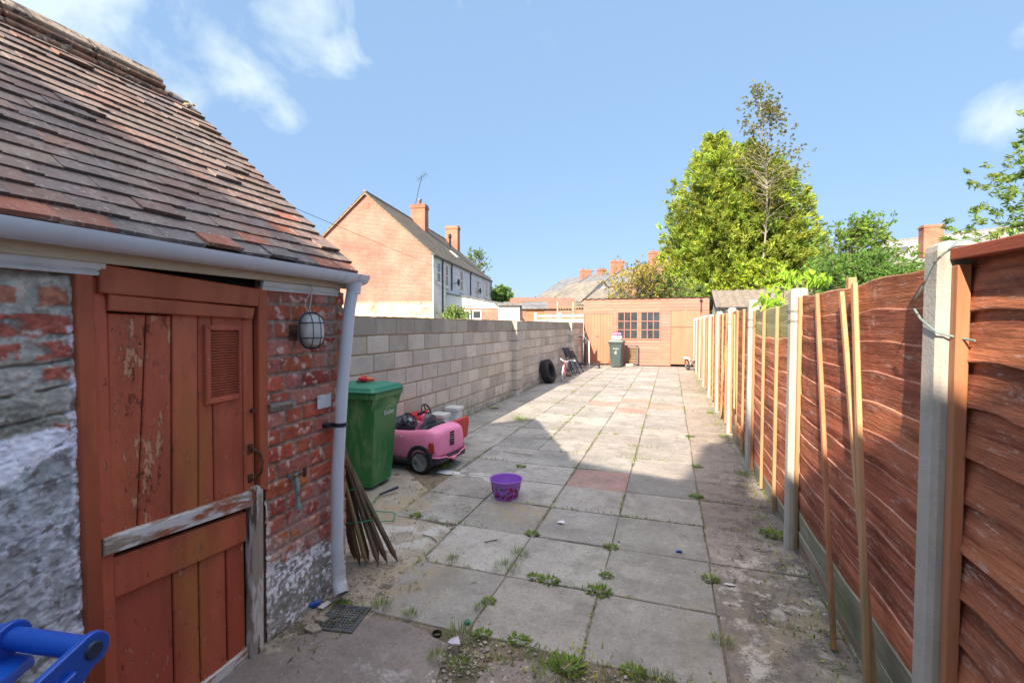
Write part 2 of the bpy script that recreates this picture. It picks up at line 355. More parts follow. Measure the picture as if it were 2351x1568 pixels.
mat('cream', (.60, .53, .40), .7, var=(6, .12), st=(1, .25, 1), bumps=((40, .003, (1, .15, 1)),), layers=(
    dict(c=(.20, .15, .10), s=9, lo=.54, hi=.68, a=.8, st=(1, .3, 2)), dict(c=(.66, .62, .54), s=7, lo=.58, hi=.7, a=.6)))
mat('whitepaint', (.66, .67, .68), .6, var=(8, .08), bumps=((60, .002, (1, .2, 1)),), layers=(dict(c=(.30, .24, .18), s=28, lo=.62, hi=.68, a=.8, st=(1, .25, 2)),))
PD = (.40, .40, .40)
mat('door', (.52, .125, .06), .55, var=(6, .2), st=(1, 1, .22), spec=.4, bumps=((70, .0018, (1, 1, .06)), (24, .004, (1, 1, .4))), layers=(
    dict(c=(.27, .05, .026), s=3.2, lo=.45, hi=.7, a=.7, st=(1, 1, .25)),
    dict(c=(.44, .155, .045), s=3.5, lo=.55, hi=.68, a=.7, st=(1, 1, .2)),
    dict(c=(.62, .27, .17), s=30, lo=.60, hi=.63, a=.7, st=(1, 1, .45), h=-.003, rg=.75),
    dict(c=(.15, .04, .02), s=26, lo=.63, hi=.66, a=.7, st=(1, 1, .4), h=-.004, rg=.8)))
mat('doorpeel', (.52, .125, .06), .55, var=(6, .2), st=(1, 1, .22), spec=.4, bumps=((70, .0018, (1, 1, .06)), (24, .007, (1, 1, .4)), (38, .007, (1, 1, .55))), layers=(
    dict(c=(.24, .045, .02), s=3.2, lo=.45, hi=.7, a=.6, st=(1, 1, .25)),
    dict(c=(.70, .34, .19), s=19, lo=.56, hi=.58, a=.8, st=(1, 1, .4), h=-.006, rg=.75),
    dict(c=(.13, .035, .02), s=19, lo=.60, hi=.63, a=.8, st=(1, 1, .45), h=-.006, rg=.8)))
mat('doororange', (.46, .115, .052), .5, var=(5, .15), st=(1, 1, .15), bumps=((60, .002, (1, 1, .05)), (200, .0015, (1, 1, .2))), layers=(
    dict(c=(.24, .05, .022), s=9, lo=.5, hi=.72, a=.55, st=(1, 1, .3)), dict(c=(.16, .03, .015), s=2.5, lo=.40, hi=.62, a=.8, z=(.2, 1.3))))
mat('weathered', (.36, .30, .24), .85, var=(8, .2), st=(1, 1, .15), bumps=((50, .004, (1, 1, .06)),), layers=(
    dict(c=(.62, .58, .54), s=16, lo=.50, hi=.56, st=(1, 1, .25)), dict(c=(.32, .09, .04), s=11, lo=.56, hi=.62, st=(1, 1, .25)), dict(c=(.10, .07, .05), s=20, lo=.62, hi=.66, st=(1, 1, .12))))
mat('weatheredh', (.36, .28, .22), .85, var=(8, .2), st=(1, .2, 1), bumps=((50, .004, (1, .08, 1)),), layers=(
    dict(c=(.68, .65, .63), s=18, lo=.50, hi=.55, st=(1, .22, 1)), dict(c=(.36, .11, .05), s=13, lo=.54, hi=.60, st=(1, .25, 1))))
mat('black', (.01, .01, .01), .9, var=(5, 0))
FS = (1, .12, 1)
mat('fencewood', (.54, .19, .105), .88, var=(9, .35), st=(1, .10, 1), spec=.12, bumps=((60, .009, (1, .05, 1)), (12, .016, (1, .15, 1)), (150, .003, (1, .1, 1))), layers=(
    dict(c=(.47, .19, .10), s=3, lo=.48, hi=.7, a=.7, st=(1, .3, 1)), dict(c=(.19, .06, .038), s=14, lo=.48, hi=.60, a=.75, st=(1, .06, 1), rg=.75), dict(c=(.16, .05, .035), s=2.2, lo=.50, hi=.66, a=.6, st=(1, .5, 1)), dict(c=(.30, .22, .16), s=3.5, lo=.52, hi=.66, a=.65, st=(1, .25, 1), z=(.25, .85)), dict(c=(.05, .03, .02), s=9, lo=.70, hi=.72, a=.8, st=(1, .6, 1)),
    dict(c=(.60, .42, .34), s=30, lo=.57, hi=.63, a=.65, st=(1, .2, 1), rg=.8), dict(c=(.66, .56, .5), s=55, lo=.60, hi=.65, a=.75, st=(1, .10, 1), rg=.85), dict(c=(.66, .55, .5), s=9, lo=.60, hi=.68, a=.5, st=(1, .5, 1), rg=.85)))
mat('fencegrey', (.27, .24, .19), .85, var=(9, .25), st=(1, .10, 1), bumps=((60, .005, (1, .05, 1)), (12, .008, (1, .15, 1))), layers=(
    dict(c=(.16, .18, .08), s=5, lo=.5, hi=.66, a=.8, st=(1, .3, 1)), dict(c=(.26, .10, .055), s=9, lo=.56, hi=.66, a=.8, st=(1, .1, 1)), dict(c=(.42, .40, .37), s=30, lo=.58, hi=.66, a=.6, st=(1, .1, 1))))
mat('fenceyellow', (.42, .37, .19), .85, var=(9, .25), st=(1, .10, 1), bumps=((50, .005, (1, .05, 1)),))
mat('batten', (.50, .29, .15), .75, var=(8, .15), st=(1, 1, .1), bumps=((60, .003, (1, 1, .06)),), layers=(
    dict(c=(.16, .14, .07), s=7, lo=.40, hi=.62, a=.85, z=(.25, .95)), dict(c=(.36, .17, .08), s=10, lo=.55, hi=.7, a=.6, st=(1, 1, .1))))
mat('battenred', (.50, .22, .11), .75, var=(8, .15), st=(1, 1, .1), bumps=((60, .003, (1, 1, .06)),), layers=(
    dict(c=(.13, .11, .05), s=7, lo=.42, hi=.62, a=.85, z=(.1, .9)), dict(c=(.26, .09, .04), s=10, lo=.5, hi=.7, a=.7, st=(1, 1, .1))))
mat('post', (.46, .43, .38), .92, var=(5, .12), bumps=((90, .003), (10, .004)), layers=(dict(c=(.22, .20, .14), s=9, lo=.48, hi=.62, a=.8, z=(1.95, 1.70)), dict(c=(.20, .19, .17), s=100, lo=.64, hi=.68, a=.5), dict(c=(.35, .36, .2), s=6, lo=.56, hi=.7, a=.6, z=(.9, .2))))
mat('cap', (.30, .07, .03), .65, var=(6, .2), st=(1, .1, 1), bumps=((50, .003, (1, .06, 1)),), layers=(dict(c=(.14, .10, .05), s=9, lo=.58, hi=.7),))
mat('shed', (.45, .195, .145), .8, var=(5, .12), st=(.15, 1, 1), spec=.2, bumps=((30, .003, (.1, 1, 1)),), layers=(
    dict(c=(.40, .15, .075), s=7, lo=.54, hi=.72, a=.6, st=(.15, 1, 1)), dict(c=(.52, .28, .20), s=3, lo=.5, hi=.7, a=.5, st=(.2, 1, 1)), dict(c=(.22, .07, .04), s=16, lo=.68, hi=.72, a=.7, st=(.5, 1, 1))))
mat('sheddoor', (.52, .20, .125), .8, var=(4, .1), st=(1, 1, .2), bumps=((30, .002, (1, 1, .1)),), layers=(dict(c=(.44, .17, .08), s=6, lo=.55, hi=.72, a=.5, st=(1, 1, .15)),))
mat('glass', (.05, .06, .065), .08, var=(3, .3), spec=.8, tone=False)
mat('greenbin', (.025, .19, .05), .42, var=(4, .12), spec=.45, layers=(dict(c=(.26, .36, .18), s=5, lo=.52, hi=.66, a=.6, st=(1, 1, .25), rg=.75), dict(c=(.06, .09, .05), s=13, lo=.56, hi=.75, a=.5)))
mat('greenlid', (.02, .21, .12), .38, var=(4, .1), spec=.5, layers=(dict(c=(.12, .2, .15), s=11, lo=.56, hi=.75, a=.4),))
mat('greybin', (.06, .085, .085), .45, var=(4, .1), layers=(dict(c=(.2, .22, .21), s=6, lo=.55, hi=.75, a=.4),))
mat('greylid', (.24, .27, .24), .5, var=(4, .1))
mat('bluebin', (.008, .075, .42), .32, var=(4, .08), spec=.5, layers=(dict(c=(.10, .16, .42), s=9, lo=.56, hi=.8, a=.3),))
mat('bluegrey', (.02, .035, .07), .4)
mat('whitelogo', (.62, .68, .62), .6, var=(30, .1))
mat('pink', (.95, .28, .48), .32, var=(3, .06), spec=.5, layers=(dict(c=(.55, .16, .24), s=7, lo=.6, hi=.8, a=.35),))
mat('redplastic', (.58, .012, .018), .35, var=(3, .08), spec=.5)
mat('darkplastic', (.022, .026, .035), .4, var=(5, .2), spec=.5)
mat('greyplastic', (.13, .14, .15), .45, var=(5, .15))
mat('whiteplastic', (.66, .66, .62), .5, var=(6, .1), layers=(dict(c=(.4, .38, .32), s=9, lo=.58, hi=.75, a=.5),))
mat('silver', (.42, .43, .44), .35, metal=.8, var=(9, .1))
mat('lamp_red', (.45, .01, .015), .15, spec=.8)
mat('rubber', (.022, .023, .025), .75, var=(20, .25), bumps=((90, .002),), layers=(dict(c=(.12, .11, .1), s=12, lo=.55, hi=.75, a=.5),))
mat('purple', (.33, .13, .55), .35, var=(5, .08), spec=.5)
mat('rustmetal', (.09, .05, .035), .6, metal=.4, var=(14, .3), bumps=((70, .002),), layers=(dict(c=(.22, .10, .05), s=30, lo=.5, hi=.62),))
mat('galv', (.30, .33, .33), .45, metal=.6, var=(14, .2), bumps=((90, .001),), layers=(dict(c=(.16, .12, .09), s=25, lo=.54, hi=.64),))
mat('verdigris', (.25, .36, .34), .6, metal=.3, var=(20, .25), bumps=((90, .002),), layers=(dict(c=(.12, .09, .07), s=40, lo=.55, hi=.62),))
mat('lampglass', (.50, .50, .46), .18, var=(10, .1), spec=.8)
mat('cable', (.62, .58, .5), .6)
mat('darkwire', (.02, .02, .02), .7)
mat('greencord', (.03, .30, .20), .6)
mat('stake', (.15, .10, .07), .9, var=(9, .35), st=(1, 1, .12), bumps=((60, .004, (1, 1, .06)),), layers=(dict(c=(.25, .20, .14), s=14, lo=.52, hi=.64, a=.7, st=(1, 1, .1)), dict(c=(.04, .03, .02), s=9, lo=.55, hi=.7, a=.8)))
mat('stakepale', (.30, .22, .12), .85, var=(9, .3), st=(1, 1, .12), bumps=((60, .003, (1, 1, .06)),))
mat('slate', (.16, .15, .14), .75, var=(2, .15), spec=.3, layers=(dict(c=(.24, .19, .13), s=1.5, lo=.5, hi=.68, a=.8), dict(c=(.08, .08, .08), s=8, lo=.55, hi=.7, a=.5)))
mat('slate2', (.30, .29, .285), .75, var=(2, .15), spec=.3, layers=(dict(c=(.20, .2, .2), s=1.5, lo=.5, hi=.7, a=.7),))
mat('corrug', (.24, .20, .165), .95, var=(5, .2), bumps=((20, .01),), layers=(dict(c=(.16, .13, .10), s=9, lo=.54, hi=.64), dict(c=(.2, .22, .1), s=5, lo=.58, hi=.7, a=.6)))
mat('greyrender', (.74, .74, .71), .9, var=(.8, .1), layers=(dict(c=(.28, .3, .31), s=1.4, lo=.5, hi=.72, a=.6),))
mat('palerender', (.62, .62, .62), .9, var=(.8, .06))
mat('whitewall', (.62, .61, .585), .85, var=(1, .05))
mat('white', (.72, .72, .72), .5, var=(3, .03))
mat('concfence', (.52, .47, .38), .9, var=(2, .12), layers=(dict(c=(.3, .26, .2), s=3, lo=.55, hi=.7, a=.6),))
mat('redroof', (.27, .15, .11), .85, var=(3, .2))
mat('orangebrick', (.45, .19, .11), .9, var=(5, .15))
mat('leafy', (.315, .395, .075), .6, var=(.55, .4), trans=.42, spec=.3)
mat('leafgreen', (.15, .25, .055), .6, var=(.9, .3), trans=.42, spec=.3)
mat('bark', (.20, .17, .13), .95, var=(9, .3), bumps=((40, .006),))
mat('birchbark', (.34, .31, .26), .9, var=(9, .2), layers=(dict(c=(.08, .07, .06), s=14, lo=.58, hi=.62, st=(1, 1, 3)),))
mat('grass', (.17, .26, .045), .6, var=(9, .3), trans=.35)
mat('straw', (.32, .25, .13), .85, var=(20, .3))
mat('stone', (.30, .27, .24), .9, var=(40, .3))
mat('bottlegreen', (.0, .17, .09), .3, spec=.6)
mat('sill', (.4, .28, .2), .9)
mat('hotpinkstripe', (.01, .01, .01), .5)
brickmat('gablebrick', (.39, .13, .09), (.47, .18, .135), (.44, .29, .24), layers=((  (.60, .50, .36), 1.1, .38, .50, 2.75, 3.0), ((.27, .19, .15), 2.2, .62, .68, 99, 100)))
brickmat('chimneybrick', (.40, .12, .08), (.47, .17, .115), (.38, .25, .17))
brickmat('wallbrick', (.38, .13, .095), (.46, .18, .135), (.42, .33, .26))
def roofmat(name, c1, c2, dark, w=.2, h=.18):
    return brickmat(name, c1, c2, dark, w, h, msz=.012, bump=.01)
roofmat('rooftile', (.17, .145, .12), (.22, .185, .145), (.08, .07, .06))
roofmat('roofslate', (.19, .19, .20), (.235, .235, .235), (.12, .12, .12), .3, .22)
roofmat('roofbrown', (.22, .20, .17), (.26, .23, .19), (.13, .12, .10), .3, .25)
# ------------------------------------------------------------------ setting
def sheet(name, x0, x1, y0, y1, z, m, nx=1, ny=1, amp=0, sc=1.0):
    V = []; F = []
    for j in range(ny + 1):
        for i in range(nx + 1):
            x = x0 + (x1 - x0) * i / nx; y = y0 + (y1 - y0) * j / ny
            V.append((x, y, z + (amp * fbm(x, y, .3, sc) if amp else 0)))
    for j in range(ny):
        for i in range(nx):
            a = j * (nx + 1) + i; F.append((a, a + 1, a + nx + 2, a + nx + 1))
    b = MB(); b.add(V, F); return b.build(name, m, smooth=True)
struct(sheet('ground', -600, 600, -60, 1500, -.12, 'ground'))
struct(sheet('soil', -3.4, 1.2, -1.5, 19.4, -.008, 'dirt', 90, 300, .007, 5.0))
# slabs: one sheet of laid paving, each slab with its own tilt and tone
b = MB(); b6 = MB()
XS = [-3.38, -2.81, -2.20, -1.60, -.985, -.395, .262, .86]
redz = {(-1, 1)}
for k in range(0, 29):
    y0 = 2.165 + .592 * k
    for i in range(len(XS) - 1):
        x0, x1 = XS[i], XS[i + 1]
        if k == 0 and i < 3: continue
        if i == 0 and k < 3: continue
        if i in (1,) and k < 4: continue
        if i == 2 and k in (1,): continue
        g = .003 + rnd(0, .004)
        if i == 6: g = .006
        ya, yb = y0 + g + rnd(-.006, .006), y0 + .592 - g + rnd(-.006, .006)
        if i == 6 and k > 0: ya -= 0.02 * (k % 2)
        t = rnd(.80, 1.14); tone = (t * rnd(.98, 1.03), t, t * rnd(.97, 1.02))
        if (k, i) == (4, 4): tone = (1.02, .66, .62)
        if (k, i) == (4, 5): tone = (.66, .68, .70)
        if (k, i) in ((12, 3), (13, 4), (11, 4), (12, 5)): tone = (1.25, .80, .70)
        if i == 6: f_ = 1.15 if k < 5 else 1.55; tone = (t * f_, t * f_ * .97, t * f_ * .9)  # far, sunlit stretch of the strip is painted brighter
        z = [rnd(-.003, .004) for _ in range(4)]
        j = lambda: rnd(-.008, .008)
        P = [(x0 + g + j(), ya, -.05), (x1 - g + j(), ya + j(), -.05), (x1 - g + j(), yb, -.05), (x0 + g + j(), yb + j(), -.05)]
        T = [(p[0], p[1], z[n]) for n, p in enumerate(P)]
        (b if i < 6 else b6).hexa(P + T, tone)
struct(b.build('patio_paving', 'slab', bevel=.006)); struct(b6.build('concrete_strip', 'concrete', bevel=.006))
# broken concrete at the near end
b = MB()
def blob_slab(pts, z, tone):
    n = len(pts); V = []
    for (x, y) in pts: V.append((x, y, -.05))
    for (x, y) in pts: V.append((x, y, z))
    b.add(V, [tuple(range(n, 2 * n))] + [(i, (i + 1) % n, n + (i + 1) % n, n + i) for i in range(n)], tone)
def rough(pts, st=.05, amp=.012):
    out = []
    for i, p in enumerate(pts):
        q = pts[(i + 1) % len(pts)]; L = math.hypot(q[0] - p[0], q[1] - p[1]); n = max(1, int(L / st))
        for k in range(n):
            t = k / n; x = p[0] + (q[0] - p[0]) * t; y = p[1] + (q[1] - p[1]) * t
            a = amp * (1 if 0 < k else .4); out.append((x + a * fbm(x, y, 3, 9), y + a * fbm(x, y, 7, 9)))
    return out
blob_slab(rough([(-2.0, -1.2), (-.99, -1.2), (-.97, 1.75), (-1.04, 2.06), (-1.30, 2.13), (-1.52, 2.14), (-1.72, 1.93), (-1.90, 1.80)]), .002, (.95, .9, .9))
blob_slab(rough([(-.84, 1.0), (-.2, 1.0), (-.16, 1.6), (-.2, 1.86), (-.42, 1.98), (-.52, 2.08), (-.78, 2.04), (-.88, 1.5)]), .000, (1.0, .92, .9))
blob_slab(rough([(-.05, 1.0), (.9, 1.0), (.95, 2.05), (.55, 2.12), (.27, 2.12), (.0, 1.95), (-.08, 1.5)]), -.003, (1, .95, .9))
struct(b.build('concrete_apron', 'concrete', bevel=.005))
b = MB()
blob_slab(rough([(-2.85, 2.3), (-1.78, 2.18), (-1.60, 2.75), (-1.62, 3.3), (-2.2, 3.35), (-2.2, 3.95), (-2.8, 4.5), (-3.38, 4.5), (-3.38, 2.3)]), -.004, (1.1, 1.02, .93))
struct(b.build('old_concrete', 'slab', bevel=.004))
struct(sheet('sandy_dirt', -2.1, -1.55, 1.7, 2.8, -.002, 'sand', 30, 50, .012, 6.0))

# ------------------------------------------------------------------ outhouse
OUT = thing('outhouse', 'old brick outhouse with a tiled roof and a peeling red brown plank door', 'outbuilding', (-1.9, 2.37, 0))
XW = -1.9
def sm(a, b_, x): t = min(1, max(0, (x - a) / (b_ - a))); return t * t * (3 - 2 * t)
def lerp(a, b_, t): return tuple(a[i] + (b_[i] - a[i]) * t for i in range(3))
PAL = [(.33, .075, .045), (.38, .10, .05), (.27, .06, .042), (.46, .145, .055), (.30, .10, .075), (.36, .085, .05), (.40, .16, .12)]
def right_wall(y, z):
    yy = y + .006 * fbm(y, z, 1, 6, 2); zz = z - .012 * (y - 2.0) + .005 * fbm(y, z, 9, 7, 2)
    row = math.floor(zz / .0905); fz = zz - row * .0905
    per = .215 + .103 + .024; off = (row % 2) * .165 + .045 * math.sin(row * 2.3); u = (yy + off) / per; n = math.floor(u); f = (u - n) * per
    if f < .227: w = .215; fx = f
    else: w = .103; fx = f - .227; n += 1000
    rr = random.Random(row * 7919 + n * 31); ins = min(fx, w - fx, fz - .0, .0765 - fz)
    nz = fbm(y, z, 2, 22, 4); fine = fbm(y, z, 5, 90, 2)
    wear = .004 * fbm(y, z, 4, 14, 3)
    k = sm(-.001, .006, ins + wear)
    bc = PAL[rr.randrange(len(PAL))]; t = .86 + .3 * rr.random() + .22 * nz; bc = tuple(c * t for c in bc)
    bc = lerp(bc, (.58, .44, .38), sm(.30, .62, fbm(y, z, row * 3 + n, 16, 4)) * .75)
    mc = tuple(c * (.86 + .35 * fbm(y, z, 8, 30, 3)) for c in (.34, .235, .18))
    mc = lerp(mc, (.12, .08, .06), sm(.3, .5, fbm(y, z, 12, 9, 3)) * .6)
    h = .011 * k + .0015 * fine + .003 * nz * k
    c = lerp(mc, bc, k)
    low = sm(.80, .55, z + .08 * fbm(y, z, 3, 6, 3))         # crumbling lower courses, smeared with mortar
    sme = low * sm(-.15, .15, fbm(y, z, 33, 9, 4)); c = lerp(c, (.30, .19, .165), sme * .8); h = h * (1 - .6 * sme) + .004 * sme
    up = sm(2.12, 2.26, y) * sm(1.25, 1.4, z); c = lerp(c, (.25, .20, .16), up * sm(-.2, .1, nz) * .9)
    wl = sm(.40, .31, z + .10 * (2.1 - y) * -1.6 + .05 * fbm(y, z, 13, 10, 4))
    if wl > 0:
        pk = sm(-.1, .16, fbm(y, z, 21, 38, 6) + .7 * fbm(y, z, 91, 11, 4) + .45 * sm(.10, .30, z) - .36); c = lerp(lerp(c, (.26, .245, .22), wl), (.68, .68, .70), wl * pk); h = h * (1 - .7 * wl) + .002 * pk + .006 * fbm(y, z, 3, 14, 4) * wl
    c = lerp(c, (.66, .63, .60), sm(1.795, 1.775, y + .02 * fbm(y, z, 2, 25, 3)) * sm(-.1, .2, fbm(y, z, 41, 12, 4)) * .8)
    c = lerp(c, (.10, .12, .05), sm(.22, .05, z) * sm(.05, .35, fbm(y, z, 77, 8, 4)) * .8)
    return h, c
LB = [(.52, .66, 1.665, 1.72, .9), (.70, .865, 1.668, 1.722, .9), (.915, .992, 1.662, 1.725, .95), (.60, .74, 1.575, 1.63, .9), (.79, .998, 1.568, 1.632, 1.0), (.5, .70, 1.49, 1.54, .6), (.77, .87, 1.50, 1.545, .35), (.905, .998, 1.49, 1.548, .75), (.92, .995, 1.425, 1.462, .6), (.94, .985, 1.245, 1.275, .45), (.55, .68, 1.40, 1.45, .4)]
def left_wall(y, z):
    n1 = fbm(y, z, 1, 9, 5); n2 = fbm(y, z, 4, 26, 4); n3 = fbm(y, z, 7, 4, 3); n4 = fbm(y, z, 31, 62, 3); n5 = fbm(y, z, 87, 3.2, 4)
    yw, zw = y + .006 * n2 + .010 * n1, z + .005 * n2 + .008 * n1
    c = lerp((.36, .335, .285), (.50, .46, .39), sm(-.25, .4, n2 + .5 * n4)); c = lerp(c, (.27, .27, .215), sm(1.5, 1.36, z + .05 * n3) * sm(-.4, .3, n5 + .2) * .8)
    c = lerp(c, (.15, .14, .115), sm(.18, .55, -n1 - .3 * n4) * .7); h = .009 * n1 + .006 * n2 + .003 * n4
    for (a, b_, z0, z1, k_) in LB:
        if a - .03 < y < b_ + .03 and z0 - .03 < z < z1 + .03:
            ins = min(yw - a, b_ - yw, zw - z0, z1 - zw); kk = sm(-.004, .004, ins + .003 * n4) * sm(-.55 + .5 * (1 - k_), -.2 + .6 * (1 - k_), fbm(y, z, 15, 14, 4) + .1)
            c = lerp(c, tuple(q * (1 + .35 * n2 + .25 * n4) for q in ((.37, .095, .06) if z0 < 1.66 else (.42, .16, .095))), kk * .95); h += .006 * kk
    lw = sm(1.215, 1.16, z + .02 * n1)                                # old paint over the lower wall
    lc = lerp((.31, .32, .325), (.50, .525, .56), sm(-.3, .42, n2 * .8 + n4 * .5 + n5 * .5)); lc = lerp(lc, (.27, .285, .265), sm(.0, .5, fbm(y, z, 53, 5, 3)) * .6); lc = lerp(lc, (.16, .15, .13), sm(.30, .5, fbm(y, z, 55, 22, 5)) * .8)
    c = lerp(c, lc, lw); h = h * (1 - .35 * lw)
    w = sm(1.262, 1.245, z + .014 * n1 - .10 * (y - .9)) * sm(1.135, 1.16, z + .03 * n1 - .35 * (y - .9)) * sm(-.30, -.12, fbm(y, z, 19, 20, 5) + .35 * sm(.99, .93, y)); c = lerp(c, (.80, .79, .84), w); h += .003 * w
    for (zc, sl, dp, a, b_) in ((1.475, .06, .9, .5, 1.0), (1.385, .10, 1, .5, 1.0), (1.30, .07, .8, .5, 1.0), (1.195, .16, 1.0, .5, .97), (1.09, .16, .3, .5, 1.0), (.93, .22, .2, .5, .97), (.80, .3, .25, .5, .9), (.62, .05, .3, .5, 1.0)):
        d = abs(z - zc - sl * (y - .9) - .010 * n3 - .006 * n1)
        if d < .02: q = sm(.008, .001, d) * dp * sm(-.5, .0, fbm(y, z, zc * 9, 7, 3) + .25) * (a < y < b_); h -= .012 * q; c = lerp(c, (.10, .095, .08), q * .75)
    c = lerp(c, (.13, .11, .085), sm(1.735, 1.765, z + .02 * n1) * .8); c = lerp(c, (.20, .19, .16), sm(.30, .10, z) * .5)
    e = sm(.984, .997, y + .014 * n2) * sm(-.15, .1, fbm(y, z, 61, 16, 4)) * (1 if z < 1.6 else 0); c = lerp(c, (.76, .74, .79), e); h += .004 * e
    if z < .5: h -= .010 * sm(.35, .6, fbm(y, z, 71, 14, 3)); c = lerp(c, (.72, .72, .74), sm(.36, .46, fbm(y, z, 72, 11, 4)) * .9)
    return h, c
def wallgrid(name, y0, y1, z0, z1, st, fn):
    ny, nz_ = int((y1 - y0) / st) + 1, int((z1 - z0) / st) + 1; P = np.empty((ny * nz_, 3)); K = np.empty((ny * nz_, 3)); i = 0
    for a in range(nz_):
        z = z0 + (z1 - z0) * a / (nz_ - 1)
        for q in range(ny):
            y = y0 + (y1 - y0) * q / (ny - 1); h, c = fn(y, z); P[i] = (XW - .008 + h, y, z); K[i] = [max(.01, v) for v in c]; i += 1
    a = np.arange(nz_ - 1)[:, None] * ny + np.arange(ny - 1)[None]; a = a.ravel(); F = np.stack([a, a + 1, a + 1 + ny, a + ny], 1)
    return grid(name, P, F, K, 'masonry', OUT, smooth=True)
wallgrid('brick_wall', 1.765, 2.365, -.03, 1.80, .0042, right_wall)
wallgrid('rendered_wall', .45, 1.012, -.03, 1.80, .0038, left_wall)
b = MB(); b.tone = (.34, .22, .17)
b.box((-4.9, -1.4, -.05), (XW - .012, .46, 1.85)); b.box((-4.9, 2.20, -.05), (XW - .018, 2.362, 1.85)); b.box((-4.9, .46, -.05), (XW - .03, 1.012, 1.85)); b.box((-4.9, 1.77, -.05), (XW - .03, 2.2, 1.85))
b.prism([(-4.9, 2.34, 1.85), (-1.95, 2.34, 1.85), (-3.42, 2.34, 3.14)], (0, .022, 0)); b.prism([(-4.9, -1.4, 1.85), (-1.95, -1.4, 1.85), (-3.42, -1.4, 3.14)], (0, .1, 0))
b.build('side_wall', 'masonry', OUT)
# --- door
def board(mb, pts, x0, th, tone=None, c=None):   # pts: (y, z) counter-clockwise seen from +x
    P = [Vector((x0, p[0], p[1])) for p in pts]; ctr = sum(P, Vector()) / len(P); F2 = []
    e = .004
    for p in P:
        d = (ctr - p); F2.append(Vector((x0 + th, p[1] + (e if d[1] > 0 else -e), p[2] + (e if d[2] > 0 else -e))))
    M2 = [Vector((x0 + th - .004, p[1], p[2])) for p in P]; n = len(P)
    mb.add(P + M2 + F2, [tuple(range(n))[::-1], tuple(range(2 * n, 3 * n))] + [(i, (i + 1) % n, n + (i + 1) % n, n + i) for i in range(n)] + [(n + i, n + (i + 1) % n, 2 * n + (i + 1) % n, 2 * n + i) for i in range(n)], tone)
DR = MB(); DR.box((-1.96, 1.03, -.02), (-1.945, 1.78, 1.86)); DR.build('dark_opening', 'black', OUT)
fr = MB(); board(fr, [(1.006, 0), (1.058, 0), (1.056, 1.785), (1.004, 1.785)], -1.92, .035); board(fr, [(1.722, .80), (1.773, .78), (1.79, 1.785), (1.735, 1.785)], -1.92, .035)
fr.build('door_frame', 'doororange', OUT)
dd = MB(); t = lambda: (lambda q: (q, q * rnd(.93, 1.05), q))(rnd(.85, 1.12))
board(dd, [(1.060, 0), (1.104, 0), (1.104, 1.70), (1.060, 1.78)], -1.925, .022, t())
DOOR = dd.build('door', 'door', OUT)
pl = MB(); board(pl, [(1.100, .76), (1.185, .78), (1.241, 1.64), (1.112, 1.645)], -1.93, .015, (1.05, 1.05, 1)); pl.build('peeling_board', 'doorpeel', DOOR)
pl = MB(); board(pl, [(1.190, .79), (1.315, .79), (1.335, 1.64), (1.246, 1.64)], -1.93, .017, (1.0, .95, .95)); pl.build('peeling_board', 'doorpeel', DOOR)
for q, tn in (([(1.321, .79), (1.427, .79), (1.446, 1.645), (1.341, 1.645)], (1.12, 1.2, 1.15)), ([(1.431, .79), (1.499, .80), (1.505, 1.645), (1.449, 1.645)], (1.05, 1.0, 1)), ([(1.504, .79), (1.650, .80), (1.662, 1.645), (1.508, 1.645)], (.92, .9, .92)),
             ([(1.656, .80), (1.715, .80), (1.722, 1.64), (1.664, 1.64)], (1.15, 1.25, 1.2))):
    pl = MB(); board(pl, q, -1.928, .016 + rnd(0, .004), tn); pl.build('board', 'door', DOOR)
for q, tn in (([(1.097, -.01), (1.312, -.01), (1.314, .62), (1.097, .62)], (.88, .8, .9)), ([(1.318, -.01), (1.424, -.01), (1.426, .68), (1.320, .68)], (1.05, 1.05, 1.05)), ([(1.430, -.01), (1.552, -.01), (1.556, .70), (1.432, .70)], (.95, .9, .9)), ([(1.560, -.01), (1.652, -.01), (1.656, .72), (1.563, .72)], (.85, .72, .75))):
    pl = MB(); board(pl, q, -1.932, .014, tn); pl.build('board', 'door', DOOR)
pl = MB(); board(pl, [(1.099, .607), (1.654, .575), (1.658, .712), (1.101, .757)], -1.93, .028, (1, .95, 1)); pl.build('rail', 'door', DOOR)
pl = MB(); board(pl, [(1.063, .781), (1.684, .733), (1.690, .806), (1.065, .844)], -1.93, .042); o = pl.build('middle_rail', 'weatheredh', DOOR); o['label'] = 'bare weathered rail with flaking white paint'
pl = MB(); board(pl, [(1.316, -.01), (1.655, -.01), (1.655, .055), (1.316, .042)], -1.93, .026); pl.build('bottom_rail', 'weatheredh', DOOR)
pl = MB(); board(pl, [(1.070, 1.713), (1.727, 1.690), (1.735, 1.775), (1.072, 1.814)], -1.925, .048, (1, 1, 1)); board(pl, [(1.101, 1.652), (1.704, 1.630), (1.716, 1.684), (1.103, 1.712)], -1.925, .038, (1.05, 1.05, 1.05)); pl.build('head_board', 'doororange', DOOR)
pl = MB(); board(pl, [(1.664, -.01), (1.728, -.01), (1.742, .80), (1.712, .825), (1.676, .815)], -1.93, .045); o = pl.build('jamb_board', 'weathered', OUT); o['label'] = 'weathered lower jamb with the paint gone'
vt = MB()
for q in ([(1.462, 1.255), (1.629, 1.260), (1.624, 1.283), (1.487, 1.281)], [(1.491, 1.578), (1.630, 1.575), (1.641, 1.601), (1.464, 1.602)], [(1.462, 1.256), (1.487, 1.282), (1.491, 1.578), (1.464, 1.601)], [(1.624, 1.283), (1.629, 1.260), (1.641, 1.601), (1.630, 1.575)]): board(vt, q, -1.913, .022, (1.05, 1, 1.1))
VENT = vt.build('vent', 'door', DOOR)
v2 = MB(); 
